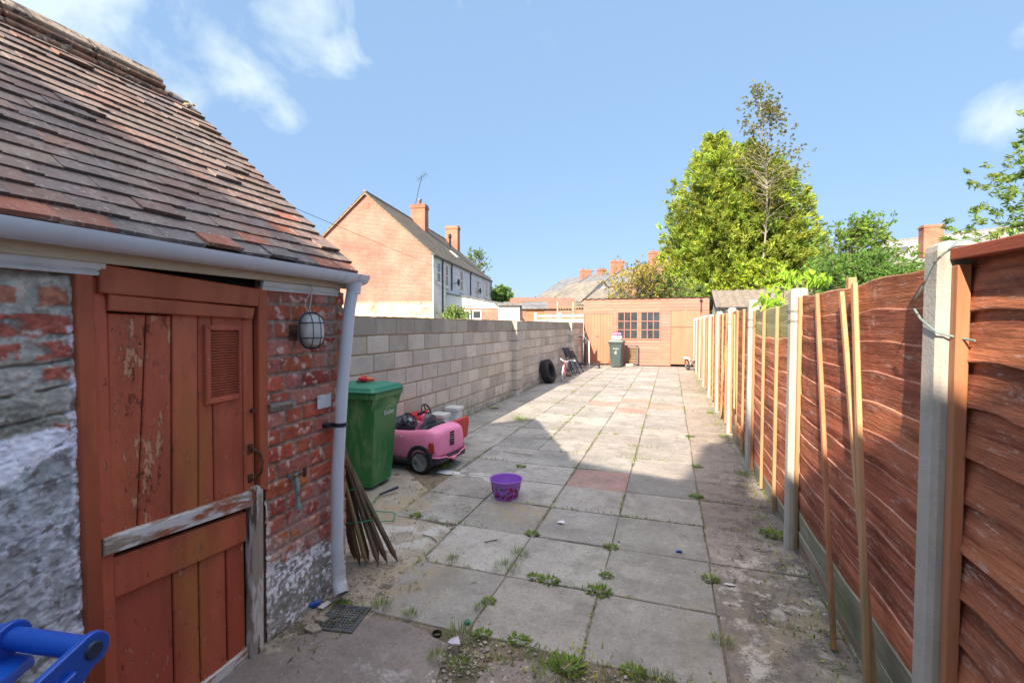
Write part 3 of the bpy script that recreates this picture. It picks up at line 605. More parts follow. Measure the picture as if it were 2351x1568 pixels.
for k in range(24):
    z = 1.287 + k * .0121
    v2.hexa([(-1.912, 1.487, z), (-1.900, 1.487, z - .003), (-1.900, 1.627, z - .003), (-1.912, 1.627, z), (-1.911, 1.487, z + .007), (-1.899, 1.487, z + .002), (-1.899, 1.627, z + .002), (-1.911, 1.627, z + .007)], (.85, .85, .9))
v2.build('louvre', 'door', DOOR)
v3 = MB(); v3.box((-1.9135, 1.486, 1.28), (-1.9125, 1.63, 1.578)); v3.build('vent_backing', 'black', DOOR)
h = MB(); h.tube([(-1.905, 1.688, 1.0), (-1.885, 1.692, 1.005), (-1.862, 1.704, .985), (-1.850, 1.708, .94), (-1.858, 1.704, .89), (-1.885, 1.69, .865), (-1.905, 1.686, .87)], .006, 8); h.cbox((-1.909, 1.676, .985), (-1.902, 1.702, 1.03), .002); h.cbox((-1.909, 1.674, .845), (-1.902, 1.700, .885), .002); h.build('handle', 'rustmetal', DOOR, smooth=True)
h = MB(); h.tube([(-1.905, 1.70, 1.19), (-1.89, 1.70, 1.19)], .011, 10); h.build('lock', 'rustmetal', DOOR)
# --- fascia, mouldings, gutter, downpipe
f = MB(); f.beam((-1.872, -1.4, 1.83), (-1.872, 2.36, 1.845), .022, .05); f.build('fascia_board', 'cream', OUT)
for (y0, y1) in ((-1.4, 1.088), (1.755, 2.30)):
    f = MB(); pr = [(0, 0), (.012, 0), (.016, .010), (.010, .014), (.018, .022), (.022, .036), (.022, .044), (0, .044)]
    f.loft([[(XW + .004 + p[0], y, 1.772 + p[1]) for p in pr] for y in (y0, y1)]); f.build('moulding', 'whitepaint', OUT)
g = MB(); ring = []
for (y, z) in ((-1.4, 1.906), (2.29, 1.902)):
    o_ = [(-1.796 + .056 * math.cos(a), y, z + .056 * math.sin(a)) for a in [R(180 + 15 * k) for k in range(13)]]
    i_ = [(-1.796 + .052 * math.cos(a), y, z + .052 * math.sin(a)) for a in [R(360 - 15 * k) for k in range(13)]]
    ring.append(o_ + i_)
g.loft(ring); GUT = g.build('gutter', 'gutter', OUT, smooth=True)
for (y0, y1, r) in ((2.20, 2.225, .060), (2.225, 2.32, .0605), (2.13, 2.145, .058)):
    g = MB(); rr_ = []
    for y in (y0, y1):
        rr_.append([(-1.796 + r * math.cos(a), y, 1.902 + r * math.sin(a)) for a in [R(180 + 15 * k) for k in range(13)]] + [(-1.796 + (r - .004) * math.cos(a), y, 1.902 + (r - .004) * math.sin(a)) for a in [R(360 - 15 * k) for k in range(13)]])
    g.loft(rr_); g.build('gutter_clip', 'gutter', OUT, smooth=True)
g = MB(); rr_ = []
for y, r in ((2.31, .0605), (2.40, .0605), (2.415, .058)):
    rr_.append([(-1.796 + r * math.cos(a), y, 1.902 + r * math.sin(a)) for a in [R(180 + 15 * k) for k in range(13)]] + [(-1.796 + (r - .004) * math.cos(a), y, 1.902 + (r - .004) * math.sin(a)) for a in [R(360 - 15 * k) for k in range(13)]])
g.loft(rr_); g.lathe([(.050, -.005), (.046, -.035), (.041, -.055), (.041, -.075)], 20, Matrix.Translation((-1.80, 2.335, 1.862))); g.build('gutter_outlet', 'gutter', OUT, smooth=True)
g = MB(); g.tube([(-1.80, 2.325, 1.80), (-1.815, 2.315, 1.70), (-1.83, 2.262, 1.25), (-1.835, 2.215, .75), (-1.832, 2.200, .30), (-1.828, 2.20, .17)], .0345, 20, cap=False)
DP_ = g.build('downpipe', 'gutter', OUT, smooth=True)
g = MB(); g.tube([(-1.828, 2.20, .20), (-1.826, 2.20, .15), (-1.815, 2.192, .105), (-1.775, 2.165, .055)], .0385, 20, cap=False); g.build('pipe_shoe', 'gutter', OUT, smooth=True, solid=-.003)
g = MB(); g.lathe([(.039, -.012), (.040, -.010), (.040, .010), (.039, .012)], 20, Matrix.Translation((-1.833, 2.242, 1.02))); g.cbox((-1.90, 2.165, 1.008), (-1.86, 2.215, 1.032), .002); g.build('pipe_clip', 'darkplastic', OUT, smooth=True)

# --- roof tiles
SL = math.atan(.87); ED = Vector((-1.845, 0, 1.915)); up = Vector((-math.cos(SL), 0, math.sin(SL))); nrm = Vector((math.sin(SL), 0, math.cos(SL)))
TP = [(.21, .16, .155), (.17, .145, .155), (.27, .165, .135), (.30, .155, .115), (.24, .18, .165), (.28, .21, .18), (.16, .14, .145), (.29, .23, .19), (.24, .15, .13)]
def tiles(x0s, y0, y1, upv, nv, name):
    b = MB(); NR = 21; GA = .0925; K_ = 1.0
    for j in range(NR):
        off = (j % 2) * .083 + rnd(-.012, .012); y = y0 + off - .17
        sag = 0
        while y < y1 - .03:
            w = .163 + rnd(-.002, .002); ya, yb = max(y, y0), min(y + w, y1 + rnd(-.012, .014))
            if yb - ya > .03:
                s0 = j * GA + rnd(-.005, .004); lift = .026 + rnd(-.002, .005) + (.012 if random.random() < .04 else 0); rot = rnd(-.004, .004)
                c = random.choice(TP); 
                pass
                q = rnd(.88, 1.15); c = tuple(.5 * c[n_] + .5 * (.235, .175, .155)[n_] for n_ in range(3))
                if random.random() < .03: c = (.34, .14, .095)
                if j == 0: c = random.choice(((.27, .13, .10), (.17, .15, .155), (.32, .13, .09)))
                tn = tuple(k * q for k in c)
                def pt(yy, s, n): return Vector((x0s.x, yy, x0s.z)) + upv * s + nv * n
                th = .018; L = .20
                P = [pt(ya, s0 + rot, lift - th), pt(yb, s0 - rot, lift - th), pt(yb, s0 + L, -.004), pt(ya, s0 + L, -.004),
                     pt(ya, s0 + rot, lift), pt(yb, s0 - rot, lift + rnd(0, .002)), pt(yb, s0 + L, .006), pt(ya, s0 + L, .006)]
                b.add(P, [(3, 2, 1, 0), (4, 5, 6, 7), (1, 2, 6, 5), (2, 3, 7, 6), (3, 0, 4, 7)], tn); b.add(P, [(0, 1, 5, 4)], tuple(.42 * q_ for q_ in tn))  # lower edge faces darkened to paint a shadow line under each row
            y += w + .0012
    return b.build(name, 'tile', OUT, bevel=.0025)
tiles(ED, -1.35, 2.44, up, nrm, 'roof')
b = MB(); b.tone = (.14, .11, .1)
b.prism([ED - nrm * .01, ED + up * 2.0 - nrm * .01, ED + up * 2.0 - nrm * .05, ED - nrm * .05], (0, 2.43, 0)); b.prism([ED - nrm * .01 + Vector((0, -1.35, 0)), ED + up * 2.0 - nrm * .01 + Vector((0, -1.35, 0)), ED + up * 2.0 - nrm * .05 + Vector((0, -1.35, 0)), ED - nrm * .05 + Vector((0, -1.35, 0))], (0, 1.35, 0))
bx = ED + up * 2.02; b.prism([bx - nrm * .02 + Vector((.0, -1.35, 0)), (-5.0, -1.35, 1.86), (-5.0, -1.35, 1.82), bx - nrm * .06 + Vector((0, -1.35, 0))], (0, 3.78, 0)); b.build('roof_deck', 'tile', OUT)
# ridge: courses of old brick-red ridge tile under a weathered mortar cap
b = MB(); top = ED + up * 1.985
for k in range(9):
    y0 = -1.35 + k * .40; y1 = min(y0 + .392, 2.26)
    if y1 <= y0: break
    for (s, n_, th, tn) in ((-.115, .030, .030, (.9, .60, .52)), (-.07, .055, .03, (.75, .5, .45)), (-.02, .075, .035, (1.35, 1.3, 1.25))):
        a = top + up * s + nrm * n_; b.beam(a + Vector((0, y0, 0)), a + Vector((0, y1, rnd(-.006, .006))), .13, th, up=nrm, tone=tn, c=.007)
b.build('ridge_tiles', 'ridge', OUT)
b = MB()
for k in range(26):
    y = rnd(2.14, 2.42) if k > 8 else rnd(1.2, 2.2); s = rnd(-.16, -.03) - (.05 if y > 2.3 else 0); c_ = top + up * s + nrm * rnd(.015, .045) + Vector((0, y, 0)); r = rnd(.015, .040)
    b.lathe([(0.001, -r * .5), (r * .8, -r * .3), (r, 0), (r * .6, r * .45), (0.001, r * .55)], 7, Matrix.Translation(c_) @ Matrix.Rotation(rnd(0, 3), 4, 'Z') @ Matrix.Rotation(-SL, 4, 'Y') , tone=(1.3, 1.2, 1.0)); b.build('mortar_lump', 'ridge', OUT); b = MB()
# verge mortar under the tile ends
b = MB()
for k in range(40):
    s = k * .05; c_ = ED + up * s - nrm * .012 + Vector((0, 2.405 + rnd(-.008, .01), 0)); b.beam(c_, c_ + up * .055, .05, .03 + rnd(0, .012), up=nrm, tone=(1.4, 1.25, 1.0), c=.008)
b.build('verge_mortar', 'ridge', OUT)

# --- things fixed on the outhouse wall
LP = thing('bulkhead_lamp', 'oval bulkhead lamp with a wire guard on the brick wall beside the door', 'lamp', (-1.895, 1.99, 1.567))
ax = Vector((1, -.42, .05)).normalized(); rt = Vector((0, 0, 1)).cross(ax).normalized(); u2 = ax.cross(rt)
LM = frameM((-1.80, 1.985, 1.572), rt, u2, ax) @ Matrix.Scale(1.12, 4)
def oval(rx, ry, z, n=28): 
    return [LM @ Vector((rx * math.copysign(abs(math.cos(a)) ** .75, math.cos(a)), ry * math.copysign(abs(math.sin(a)) ** .75, math.sin(a)), z)) for a in [2 * math.pi * k / n for k in range(n)]]
b = MB(); b.loft([oval(.045, .075, -.03), oval(.058, .086, -.02), oval(.058, .086, -.002), oval(.05, .078, .0)]); b.build('housing', 'galv', LP, smooth=True)
b = MB(); b.loft([oval(.049, .077, 0), oval(.050, .077, .022), oval(.042, .068, .040), oval(.026, .046, .048), oval(.006, .012, .050)]); b.build('glass_cover', 'lampglass', LP, smooth=True)
b = MB()
for r_, z in ((.060, .004),): b.tube(oval(.057, .085, z), .0035, 6, closed=True)
for sx in (-.018, .018): b.tube([LM @ Vector((sx, y, .060 * (1 - (y / .09) ** 4))) for y in (-.087, -.08, -.065, -.03, 0, .03, .065, .08, .087)], .0022, 6)
for sy in (-.035, .035): b.tube([LM @ Vector((x, sy, .060 * (1 - (x / .062) ** 4))) for x in (-.060, -.053, -.04, -.02, 0, .02, .04, .053, .060)], .0028, 6)
b.build('wire_guard', 'bluegrey', LP, smooth=True)
b = MB(); b.tube([(-1.898, 1.955, 1.555), (-1.85, 1.965, 1.56), (-1.815, 1.98, 1.57)], .016, 8); b.cbox((-1.900, 1.93, 1.52), (-1.89, 1.985, 1.60), .003); b.build('bracket', 'rustmetal', LP)
b = MB(); b.tube([(-1.815, 2.0, 1.655), (-1.855, 2.0, 1.70), (-1.862, 2.02, 1.74), (-1.856, 2.045, 1.775), (-1.850, 2.05, 1.83)], .0028, 6); b.tube([(-1.815, 2.004, 1.655), (-1.85, 2.03, 1.69), (-1.860, 2.052, 1.74), (-1.852, 2.055, 1.80)], .0028, 6); b.build('cable', 'cable', LP, smooth=True)
TP_ = thing('outside_tap', 'small verdigris garden tap without a pipe on the brick wall', 'tap', (-1.892, 1.93, .80))
b = MB(); b.tube([(-1.90, 1.925, .80), (-1.868, 1.925, .80)], .015, 10); b.tube([(-1.868, 1.925, .82), (-1.862, 1.925, .80), (-1.850, 1.922, .76), (-1.845, 1.920, .70), (-1.845, 1.920, .645)], [.012, .014, .011, .010, .012], 10); b.tube([(-1.845, 1.92, .655), (-1.845, 1.92, .635)], .015, 10); b.build('spout', 'verdigris', TP_, smooth=True)
b = MB(); b.tube([(-1.862, 1.925, .805), (-1.856, 1.975, .812)], .007, 8); b.tube([(-1.852, 1.975, .79), (-1.852, 1.98, .835)], .010, 8); b.tube([(-1.86, 1.90, .81), (-1.85, 1.912, .815)], .009, 8); b.build('valve', 'rustmetal', TP_, smooth=True)
HK = thing('steel_bracket', 'short steel angle bracket sticking out of the brick wall beside the door', 'bracket', (-1.89, 1.78, 1.21))
b = MB(); b.cbox((-1.898, 1.775, 1.205), (-1.865, 1.94, 1.209), .001); b.cbox((-1.898, 1.775, 1.165), (-1.894, 1.90, 1.205), .001)
b.cbox((-1.868, 1.915, 1.165), (-1.864, 1.94, 1.205), .001); b.cbox((-1.868, 1.775, 1.190), (-1.864, 1.915, 1.206), .001); b.build('plate', 'galv', HK)
PLT = MB(); PLT.prism([(-1.888, 2.118, 1.125), (-1.888, 2.228, 1.125), (-1.888, 2.228, 1.205), (-1.888, 2.19, 1.198), (-1.888, 2.165, 1.204), (-1.888, 2.118, 1.2)], (.004, 0, 0)); tag(PLT.build('number_plate', 'whitepaint'), 'blank white plate on the brick wall behind the downpipe', 'plate')

# ------------------------------------------------------------------ block wall
BW = thing('block_wall', 'long grey concrete block wall along the left of the yard', 'wall', (-3.4, 4.4, 0))
b = MB(); XB = -3.4
def blk(b, x0, x1, y0, y1, z0, z1, row):
    q = rnd(.82, 1.14); w = .66 if row == 7 else (.86 if row == 6 and random.random() < .5 else 1.0)   # top courses stained by weather
    if random.random() < .2: q *= .9
    t_ = (q * w, q * w * rnd(.97, 1.0), q * w * rnd(.95, 1.0)); b.cbox((x0, y0 + .006 + rnd(0, .003), z0 + .006 + rnd(-.002, .003)), (x1 + rnd(-.003, .004), y1 - .006, z1 - .006 + rnd(-.003, .002)), .009, t_)
for row in range(-1, 8):
    z0 = -.1 + row * .225; z1 = z0 + .225; y = 2.4 + (row % 2) * .225 - .05 * (row % 3)
    while y < 19.0:
        blk(b, XB - .1, XB, y, min(y + .45, 19.0), z0, z1, row); y += .45
b.build('blockwork', 'block', BW)
m_ = MB(); m_.box((XB - .096, 2.4, -.1), (XB - .007, 19.0, 1.697)); m_.build('mortar', 'blockmortar', BW)
c_ = MB()
for k in range(150):
    y = 2.4 + k * .111; c_.add([(XB - .1, y, 1.700), (XB + .002, y, 1.698), (XB + .002, y + .111, 1.698), (XB - .1, y + .111, 1.700)], [(0, 1, 2, 3)])
    c_.cbox((XB - .098, y, 1.69), (XB - rnd(-.004, .012), y + .111, 1.703 + rnd(0, .010)), .004)
c_.build('mortar_top', 'blockmortar', BW)
for py in (9.94, 16.1):
    b = MB()
    for row in range(-1, 8):
        z0 = -.1 + row * .225; blk(b, XB - .095, XB + .122, py, py + .44, z0, z0 + .225, row)
    b.build('pier', 'block', BW)

# ------------------------------------------------------------------ fence
FN = thing('fence', 'red brown waney lap fence panels between concrete posts', 'fence', (.85, 1.9, 0))
PY = [1.82, 3.71, 5.58, 7.45, 9.31, 11.17, 13.03, 14.88, 16.7, 18.4]
XF = .865
def wavy(y, k, seed): return .012 * math.sin(y * 3.1 + seed) + .009 * math.sin(y * 9.7 + seed * 2.3) + .010 * NZ.noise(Vector((y * 5, seed, k * 1.7)))
def panel(y0, y1, ztop, seed, nb=13, style=0, front=False):
    FM = MB(); GM = MB(); YM = MB()
    H_ = ztop - .02; step = H_ / nb
    for k in range(nb):
        zt = ztop - k * step; zb = zt - step - .025; n = max(4, int((y1 - y0) / .06)); V = []; F = []
        x_t = XF + .012; x_b = XF - .006 - rnd(0, .008)
        warp = rnd(-1, 1)
        for i in range(n + 1):
            y = y0 + (y1 - y0) * i / n; wz = wavy(y, k, seed) * (1 if k < nb - 1 else .3); wx = .004 * NZ.noise(Vector((y * 2.2, k, seed))) + .006 * math.sin((i / n) * math.pi) * warp
            e = (1.5 if abs(NZ.noise(Vector((y * 1.3, k * 9.1, seed)))) > .38 else 1)
            zb_ = zb + wz * e
            if zb_ < .015: zb_ = .015 + abs(wz) * .5
            if not front:   # seen from the back of the laps: the top edge of each board stands proud and is tinted pale for the sky light it catches
                wt = wz * .55; zz_ = zt + wt; V += [(XF + .008 + wx, y, zz_ - .003), (XF + .0 + wx, y, zz_), (XF - .005 + wx, y, zz_ - .005), (XF + .002 + wx * .5, y, zt - step * .97 + wt * .5 - .004), (XF + .006 + wx * .5, y, zt - step - .02)]; continue
            V += [(x_t + .009, y, zt), (x_t + wx, y, zt + .0), (x_b + wx, y, zb_ + .004), (x_b + wx + .004, y, zb_), (x_b + wx + .012, y, zb_ + .002)]
        for i in range(n):
            for q in range(4): a = i * 5 + q; F.append((a, a + 5, a + 6, a + 1))
        q = rnd(.8, 1.2); tn = (q, q * rnd(.92, 1.06), q * rnd(.9, 1.05))
        tgt = GM if k >= nb - (2 if seed < 2 else 1) else FM
        if style == 1 and k < 2: tgt = YM
        edge = (2, 3) if front else (0, 1); tgt.add(V, [f for j_, f in enumerate(F) if j_ % 4 not in edge], tn); tgt.add(V, [f for j_, f in enumerate(F) if j_ % 4 in edge], (tn[0] * 1.15, tn[1] * 1.8, tn[2] * 2.3) if tgt is FM else (tn[0] * 1.35, tn[1] * 1.35, tn[2] * 1.3))  # edges tinted lighter, for wear and for the light they catch
    r = []
    PN = FM.build('fence_panel', 'fencewood', FN, smooth=True)
    if GM.v: o = GM.build('lower_boards', 'fencegrey', PN, smooth=True)
    if YM.v: o = YM.build('upper_boards', 'fenceyellow', PN, smooth=True); o['label'] = 'greenish yellow unpainted top boards'
    return PN
seeds = 0
for i in range(len(PY) - 1):
    ya, yb = PY[i] + .11, PY[i + 1]; zt = 1.80 if i != 1 else 1.76
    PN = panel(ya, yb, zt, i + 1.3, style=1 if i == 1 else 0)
    for y in (ya + .003, yb - .035):
        b = MB(); b.cbox((XF - .032, y, .03), (XF - .008, y + .032, zt - .005), .003); b.build('batten', 'battenred' if i % 2 else 'batten', PN)
    if i >= 1:
        for fr_ in ((.33, .66) if i < 7 else (.5,)):
            y = ya + (yb - ya) * fr_; b = MB(); b.cbox((XF - .034, y, .02), (XF - .008, y + .030, zt - .004), .003); b.build('batten', 'batten', PN)
    if i != 1:
        pass
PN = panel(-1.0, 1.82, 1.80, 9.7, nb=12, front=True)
b = MB(); b.cbox((XF - .040, 1.782, .03), (XF - .006, 1.818, 1.785), .003); b.build('batten', 'battenred', PN)
b = MB(); b.beam((XF - .010, 1.818, 1.820), (XF - .010, 1.42, 1.806), .070, .036); b.beam((XF - .010, 1.417, 1.805), (XF - .010, -.9, 1.80), .070, .038); b.build('capping_rail', 'cap', PN)
for i, y in enumerate(PY):
    b = MB(); w = .105; x0, x1 = .795, .90; zt = 1.866 if i == 0 else rnd(1.84, 1.875); c = .014
    prof = [(x0, y + c), (x0 + c, y), (x1 - c, y), (x1, y + c), (x1, y + w - c), (x1 - c, y + w), (x0 + c, y + w), (x0, y + w - c)]
    rings = [[(p[0], p[1], z) for p in prof] for z in (-.2, zt - .03)]
    cx_, cy_ = (x0 + x1) / 2, y + w / 2
    rings.append([(cx_ + (p[0] - cx_) * .93, cy_ + (p[1] - cy_) * .93, zt - .012) for p in prof]); rings.append([(cx_ + (p[0] - cx_) * .6, cy_ + (p[1] - cy_) * .6, zt) for p in prof])
    b.loft(rings); o = b.build('concrete_post', 'post', FN)
# wires round the posts
b = MB(); b.tube([(.885, 1.79, 1.865), (.83, 1.800, 1.858), (.787, 1.835, 1.80), (.783, 1.90, 1.72), (.785, 1.94, 1.69)], .0028, 6); b.tube([(.783, 1.94, 1.655), (.785, 1.90, 1.62), (.79, 1.812, 1.578), (.84, 1.79, 1.56), (.85, 1.74, 1.555)], .0034, 6)
o = b.build('tie_wire', 'verdigris', FN, smooth=True)
for (py, zz) in ((PY[1], 1.70), (PY[1], 1.63), (PY[2], 1.66), (PY[2], 1.58), (PY[3], 1.62)):
    b = MB(); b.tube([(.845, py - .03, zz), (.79, py - .004, zz + .004), (.789, py + .05, zz), (.79, py + .112, zz - .006), (.84, py + .13, zz - .01)], .0022, 5); b.build('tie_wire', 'darkwire', FN)
# loose slats leaning on the fence
def slat(y0, x0, z1, y1, x1, label, m_='batten', w=.034, zb=0.0):
    t_ = thing('wooden_slat', label, 'slat', (x0, y0, zb), group='wooden slats leaning on the fence')
    b = MB(); b.beam((x0, y0, zb), (x1, y1, z1), w, .020, up=(-1, 0, 0), c=.002); b.build('slat', m_, t_)
    t2 = [o for o in C.objects if o.parent == t_][0]
    return t_
def lean(name_lbl, y0, x0, z0, y1, x1, z1, m_, w=.034, th=.02):
    b = MB(); b.beam((x0, y0, z0), (x1, y1, z1), w, th, up=(-1, 0, 0), c=.002); o = b.build('wooden_slat', m_)
    return tag(o, name_lbl, 'slat', 'wooden slats leaning on the fence')
lean('single wooden slat leaning apart from the pair on the nearest long fence panel', 2.62, .775, .01, 3.30, .842, 1.79, 'battenred')
lean('greenish yellow slat with a snapped top, left one of the leaning pair', 2.155, .79, .0, 2.84, .835, 1.77, 'batten', .030)
lean('straight slat with a clean top, right one of the leaning pair', 2.135, .755, .0, 2.655, .832, 1.80, 'batten', .036)
lean('thin slat tilted across the far side of the fence before the third post', 8.55, .80, .0, 8.0, .84, 1.72, 'batten', .03)
lean('thin slat tilted on the fence between the third and fourth posts, leaning towards the shed', 6.7, .80, .5, 7.15, .84, 1.75, 'batten', .03)

# ------------------------------------------------------------------ shed at the end of the yard
YS = 19.0
SH = thing('shed', 'orange stained timber shed across the end of the yard', 'shed', (-1.0, YS, 0))
b = MB(); x0s, x1s = -3.38, 1.36; nrow = 21
def clad(xa, xb, za, zb):
    for k in range(nrow):
        z0 = .03 + k * .1255; z1 = z0 + .1255
        if z1 <= za or z0 >= zb: continue
        z0c, z1c = max(z0, za), min(z1, zb); q = rnd(.92, 1.08); 
        b.hexa([(xa, YS - .020, z0c), (xb, YS - .020, z0c), (xb, YS + .01, z0c), (xa, YS + .01, z0c), (xa, YS - .008, z1c), (xb, YS - .008, z1c), (xb, YS + .01, z1c), (xa, YS + .01, z1c)], (q, q * rnd(.96, 1.03), q))
DX0, DX1 = -3.33, -2.19; WX0, WX1 = -2.06, -.42; RX0, RX1 = .0, 1.06
clad(x0s, DX1, 2.06, 2.66); clad(DX1, WX0, 0.03, 2.66); clad(WX0, WX1, 2.14, 2.66); clad(WX0, WX1, .03, 1.07); clad(WX1, RX0, .03, 2.66); clad(RX0, x1s, 2.18, 2.66); clad(RX1, x1s, .03, 2.18)
SW = b.build('front_wall', 'shed', SH)
b = MB(); b.box((x0s, YS + .01, .03), (x0s + .03, YS + 2.6, 2.64)); b.box((x1s - .03, YS + .01, .03), (x1s, YS + 2.6, 2.64)); b.box((x0s, YS + 2.57, .03), (x1s, YS + 2.6, 2.5)); b.build('side_wall', 'shed', SH)
b = MB(); 
for k in range(64):
    xa = x0s - .06 + k * .0765; 
    for s_, zt_ in ((0, 0),): b.hexa([(xa, YS - .07, 2.655 + .012 * math.sin(k * 1.57)), (xa + .0765, YS - .07, 2.655 + .012 * math.sin((k + 1) * 1.57)), (xa + .0765, YS + 2.7, 2.56), (xa, YS + 2.7, 2.56), (xa, YS - .07, 2.668 + .012 * math.sin(k * 1.57)), (xa + .0765, YS - .07, 2.668 + .012 * math.sin((k + 1) * 1.57)), (xa + .0765, YS + 2.7, 2.575), (xa, YS + 2.7, 2.575)])
b.build('roof', 'rubber', SH)
b = MB()
for k in range(9):
    xa = DX0 + k * (DX1 - DX0) / 9; q = rnd(.93, 1.06); b.cbox((xa + .002, YS - .034, .05), (xa + (DX1 - DX0) / 9 - .002, YS - .014, 2.05), .004, (q, q, q))
D1 = b.build('plank_door', 'sheddoor', SH)
b = MB(); b.cbox((RX0 + .01, YS - .036, .10), (RX1 - .01, YS - .016, 1.52), .004); b.cbox((RX0 + .01, YS - .036, 1.535), (RX1 - .01, YS - .016, 2.165), .004); D2 = b.build('sheet_door', 'sheddoor', SH)
b = MB(); b.cbox((RX0 + .02, YS - .06, 1.32), (RX0 + .10, YS - .036, 1.345), .004); b.cbox((.52, YS - .05, 2.14), (.58, YS - .036, 2.20), .004); b.build('door_latch', 'galv', D2)
b = MB(); b.box((x0s + .04, YS + .02, .0), (x1s - .04, YS + .05, .03)); b.box((DX0, YS + .6, .05), (x1s - .1, YS + .62, 2.5)); b.build('dark_interior', 'black', SH)
for (xa, xb) in ((-2.0, -1.26), (-1.10, -.42)):
    za, zb = 1.08, 2.10; fw = .05; b = MB()
    for (p, q) in (((xa - fw, YS - .045, za - fw), (xb + fw, YS, za)), ((xa - fw, YS - .045, zb), (xb + fw, YS, zb + fw)), ((xa - fw, YS - .045, za), (xa, YS, zb)), ((xb, YS - .045, za), (xb + fw, YS, zb))): b.cbox(p, q, .005)
    for k in (1, 2): x = xa + (xb - xa) * k / 3; b.cbox((x - .014, YS - .036, za), (x + .014, YS - .01, zb), .004); z = za + (zb - za) * k / 3; b.cbox((xa, YS - .034, z - .014), (xb, YS - .012, z + .014), .004)
    WN = b.build('window', 'shed', SH)
    b = MB(); b.box((xa, YS - .016, za), (xb, YS - .010, zb)); b.build('pane', 'glass', WN)
b = MB(); b.cbox((-1.205, YS - .03, 1.03), (-1.155, YS + .0, 2.152), .004, (.97, .95, .95)); b.build('mullion', 'sheddoor', SH)
ch = MB(); ch.tube([(1.07, YS - .05, 2.52), (1.075, YS - .05, 2.1)], .02, 6); ch.lathe([(0.001, -.06), (.05, -.03), (.055, .0), (.04, .05), (0.001, .07)], 10, Matrix.Translation((1.07, YS - .07, 2.54))); tag(ch.build('security_lamp', 'bluegrey'), 'small dark lamp and dangling chain high on the right of the shed', 'lamp')
# ------------------------------------------------------------------ the house behind the camera (unseen; casts the near shade, walls whitened to bounce light)
HB = thing('rear_house', 'unseen house behind the viewpoint, walls whitened to bounce light, whose shade covers the near paving', 'house', (-1.5, -6, 0))
ev = [(-9, -1.9), (-4.2, -2.45), (-3.26, -2.80), (-2.66, -3.02), (-1.66, -3.32), (-.95, -3.62), (-.62, -4.15), (-.46, -4.6), (0, -4.9), (6, -5.3)]  # eave line bent to fit the edge of its cast shade
b = MB(); b.loft([[(x, y, 0), (x, y, 5.2), (x, -9.5, 5.2), (x, -9.5, 0)] for x, y in ev]); b.build('wall', 'whitewall', HB)
b = MB(); b.loft([[(x, y, 5.205), (x, y - .001, 5.21), (x, -7.0, 6.3), (x, -9.6, 5.205)] for x, y in ev]); b.build('roof', 'rooftile', HB)
b = MB(); b.box((-2.58, -7.5, 5.9), (-2.05, -6.9, 8.6)); b.box((-2.62, -7.54, 8.35), (-2.01, -6.86, 8.48)); b.build('chimney', 'chimneybrick', HB)
b = MB(); b.lathe([(.13, 8.6), (.11, 9.0), (.09, 9.02)], 14, Matrix.Translation((-2.40, -7.2, 0))); b.build('chimney_pot', 'redroof', HB)

# ------------------------------------------------------------------ wheelie bins
def bin_(label, loc, rz, mb, ml, hw=.245, hd=.27, bodyz=.97, logo=None, num=None, num_m='whitelogo'):
    T = thing('wheelie_bin', label, 'wheelie bin', loc, rz)
    M0 = WM[T.name]
    b = MB()
    def ring(z, s, ch):   # plan outline, front is +x
        x0, x1, w = -hd * (.66 + .34 * s), hd * (.76 + .24 * s), hw * (.80 + .20 * s); c = .022; cf = .03 + ch
        return [(x1, -w + cf, z), (x1, w - cf, z), (x1 - c * 1.4, w - c * .2, z), (x0 + c, w, z), (x0, w - c, z), (x0, -w + c, z), (x0 + c, -w, z), (x1 - c * 1.4, -w + c * .2, z)]
    rings = [ring(.035, 0, 0), ring(.06, .03, 0), ring(.35, .36, 0), ring(.78, .85, 0), ring(.80, .86, .0), ring(bodyz - .02, 1, .035)]
    b.loft(rings); B = b.build('body', mb, T, local=True, smooth=True)
    for sy in (-1, 1):   # gussets under the rim
        g = MB(); w = hw; g.add([(hd + .012, sy * (w + .012), bodyz - .03), (hd - .09, sy * (w + .004), bodyz - .03), (hd - .026, sy * (w * .965), bodyz - .16), (hd + .008, sy * (w - .11), bodyz - .03)], [(0, 1, 2), (0, 2, 3), (0, 3, 1), (1, 3, 2)])
        g.build('gusset', mb, T, local=True)
    b = MB()
    def rr(z, e, ex=0): 
        x0, x1, w = -hd - e, hd + e + ex, hw + e; c = .03
        return [(x1, -w + c, z), (x1, w - c, z), (x1 - c, w, z), (x0 + c, w, z), (x0, w - c, z), (x0, -w + c, z), (x0 + c, -w, z), (x1 - c, -w, z)]
    b.loft([rr(bodyz - .035, .018), rr(bodyz - .03, .030), rr(bodyz + .012, .036), rr(bodyz + .014, .02)]); b.build('rim', mb, T, local=True, smooth=False)
    b = MB(); b.loft([rr(bodyz + .014, .030), rr(bodyz + .040, .042), rr(bodyz + .046, .030), rr(bodyz + .075, .012), rr(bodyz + .078, -.03), rr(bodyz + .092, -.06), rr(bodyz + .097, -.11), rr(bodyz + .099, -.19)])
    LD = b.build('lid', ml, T, local=True)
    b = MB(); b.tube([(-hd - .05, -hw * .95, bodyz - .01), (-hd - .05, hw * .95, bodyz - .01)], .016, 10); b.build('handle', mb, T, local=True, smooth=True)
    for sy in (-1, 1): w = MB(); w.lathe([(.001, -.022), (.06, -.022), (.10, -.02), (.10, .02), (.06, .022), (.001, .022)], 20, Matrix.Translation((-hd * .62, sy * hw * .72, .10)) @ Matrix.Rotation(R(90), 4, 'X')); w.build('wheel', 'rubber', T, local=True, smooth=True)
    return T, M0, B
GB, GM0, GBB = bin_('green council wheelie bin with a domed lid standing by the block wall', (-2.925, 3.93, 0), R(2), 'greenbin', 'greenlid', bodyz=.93)
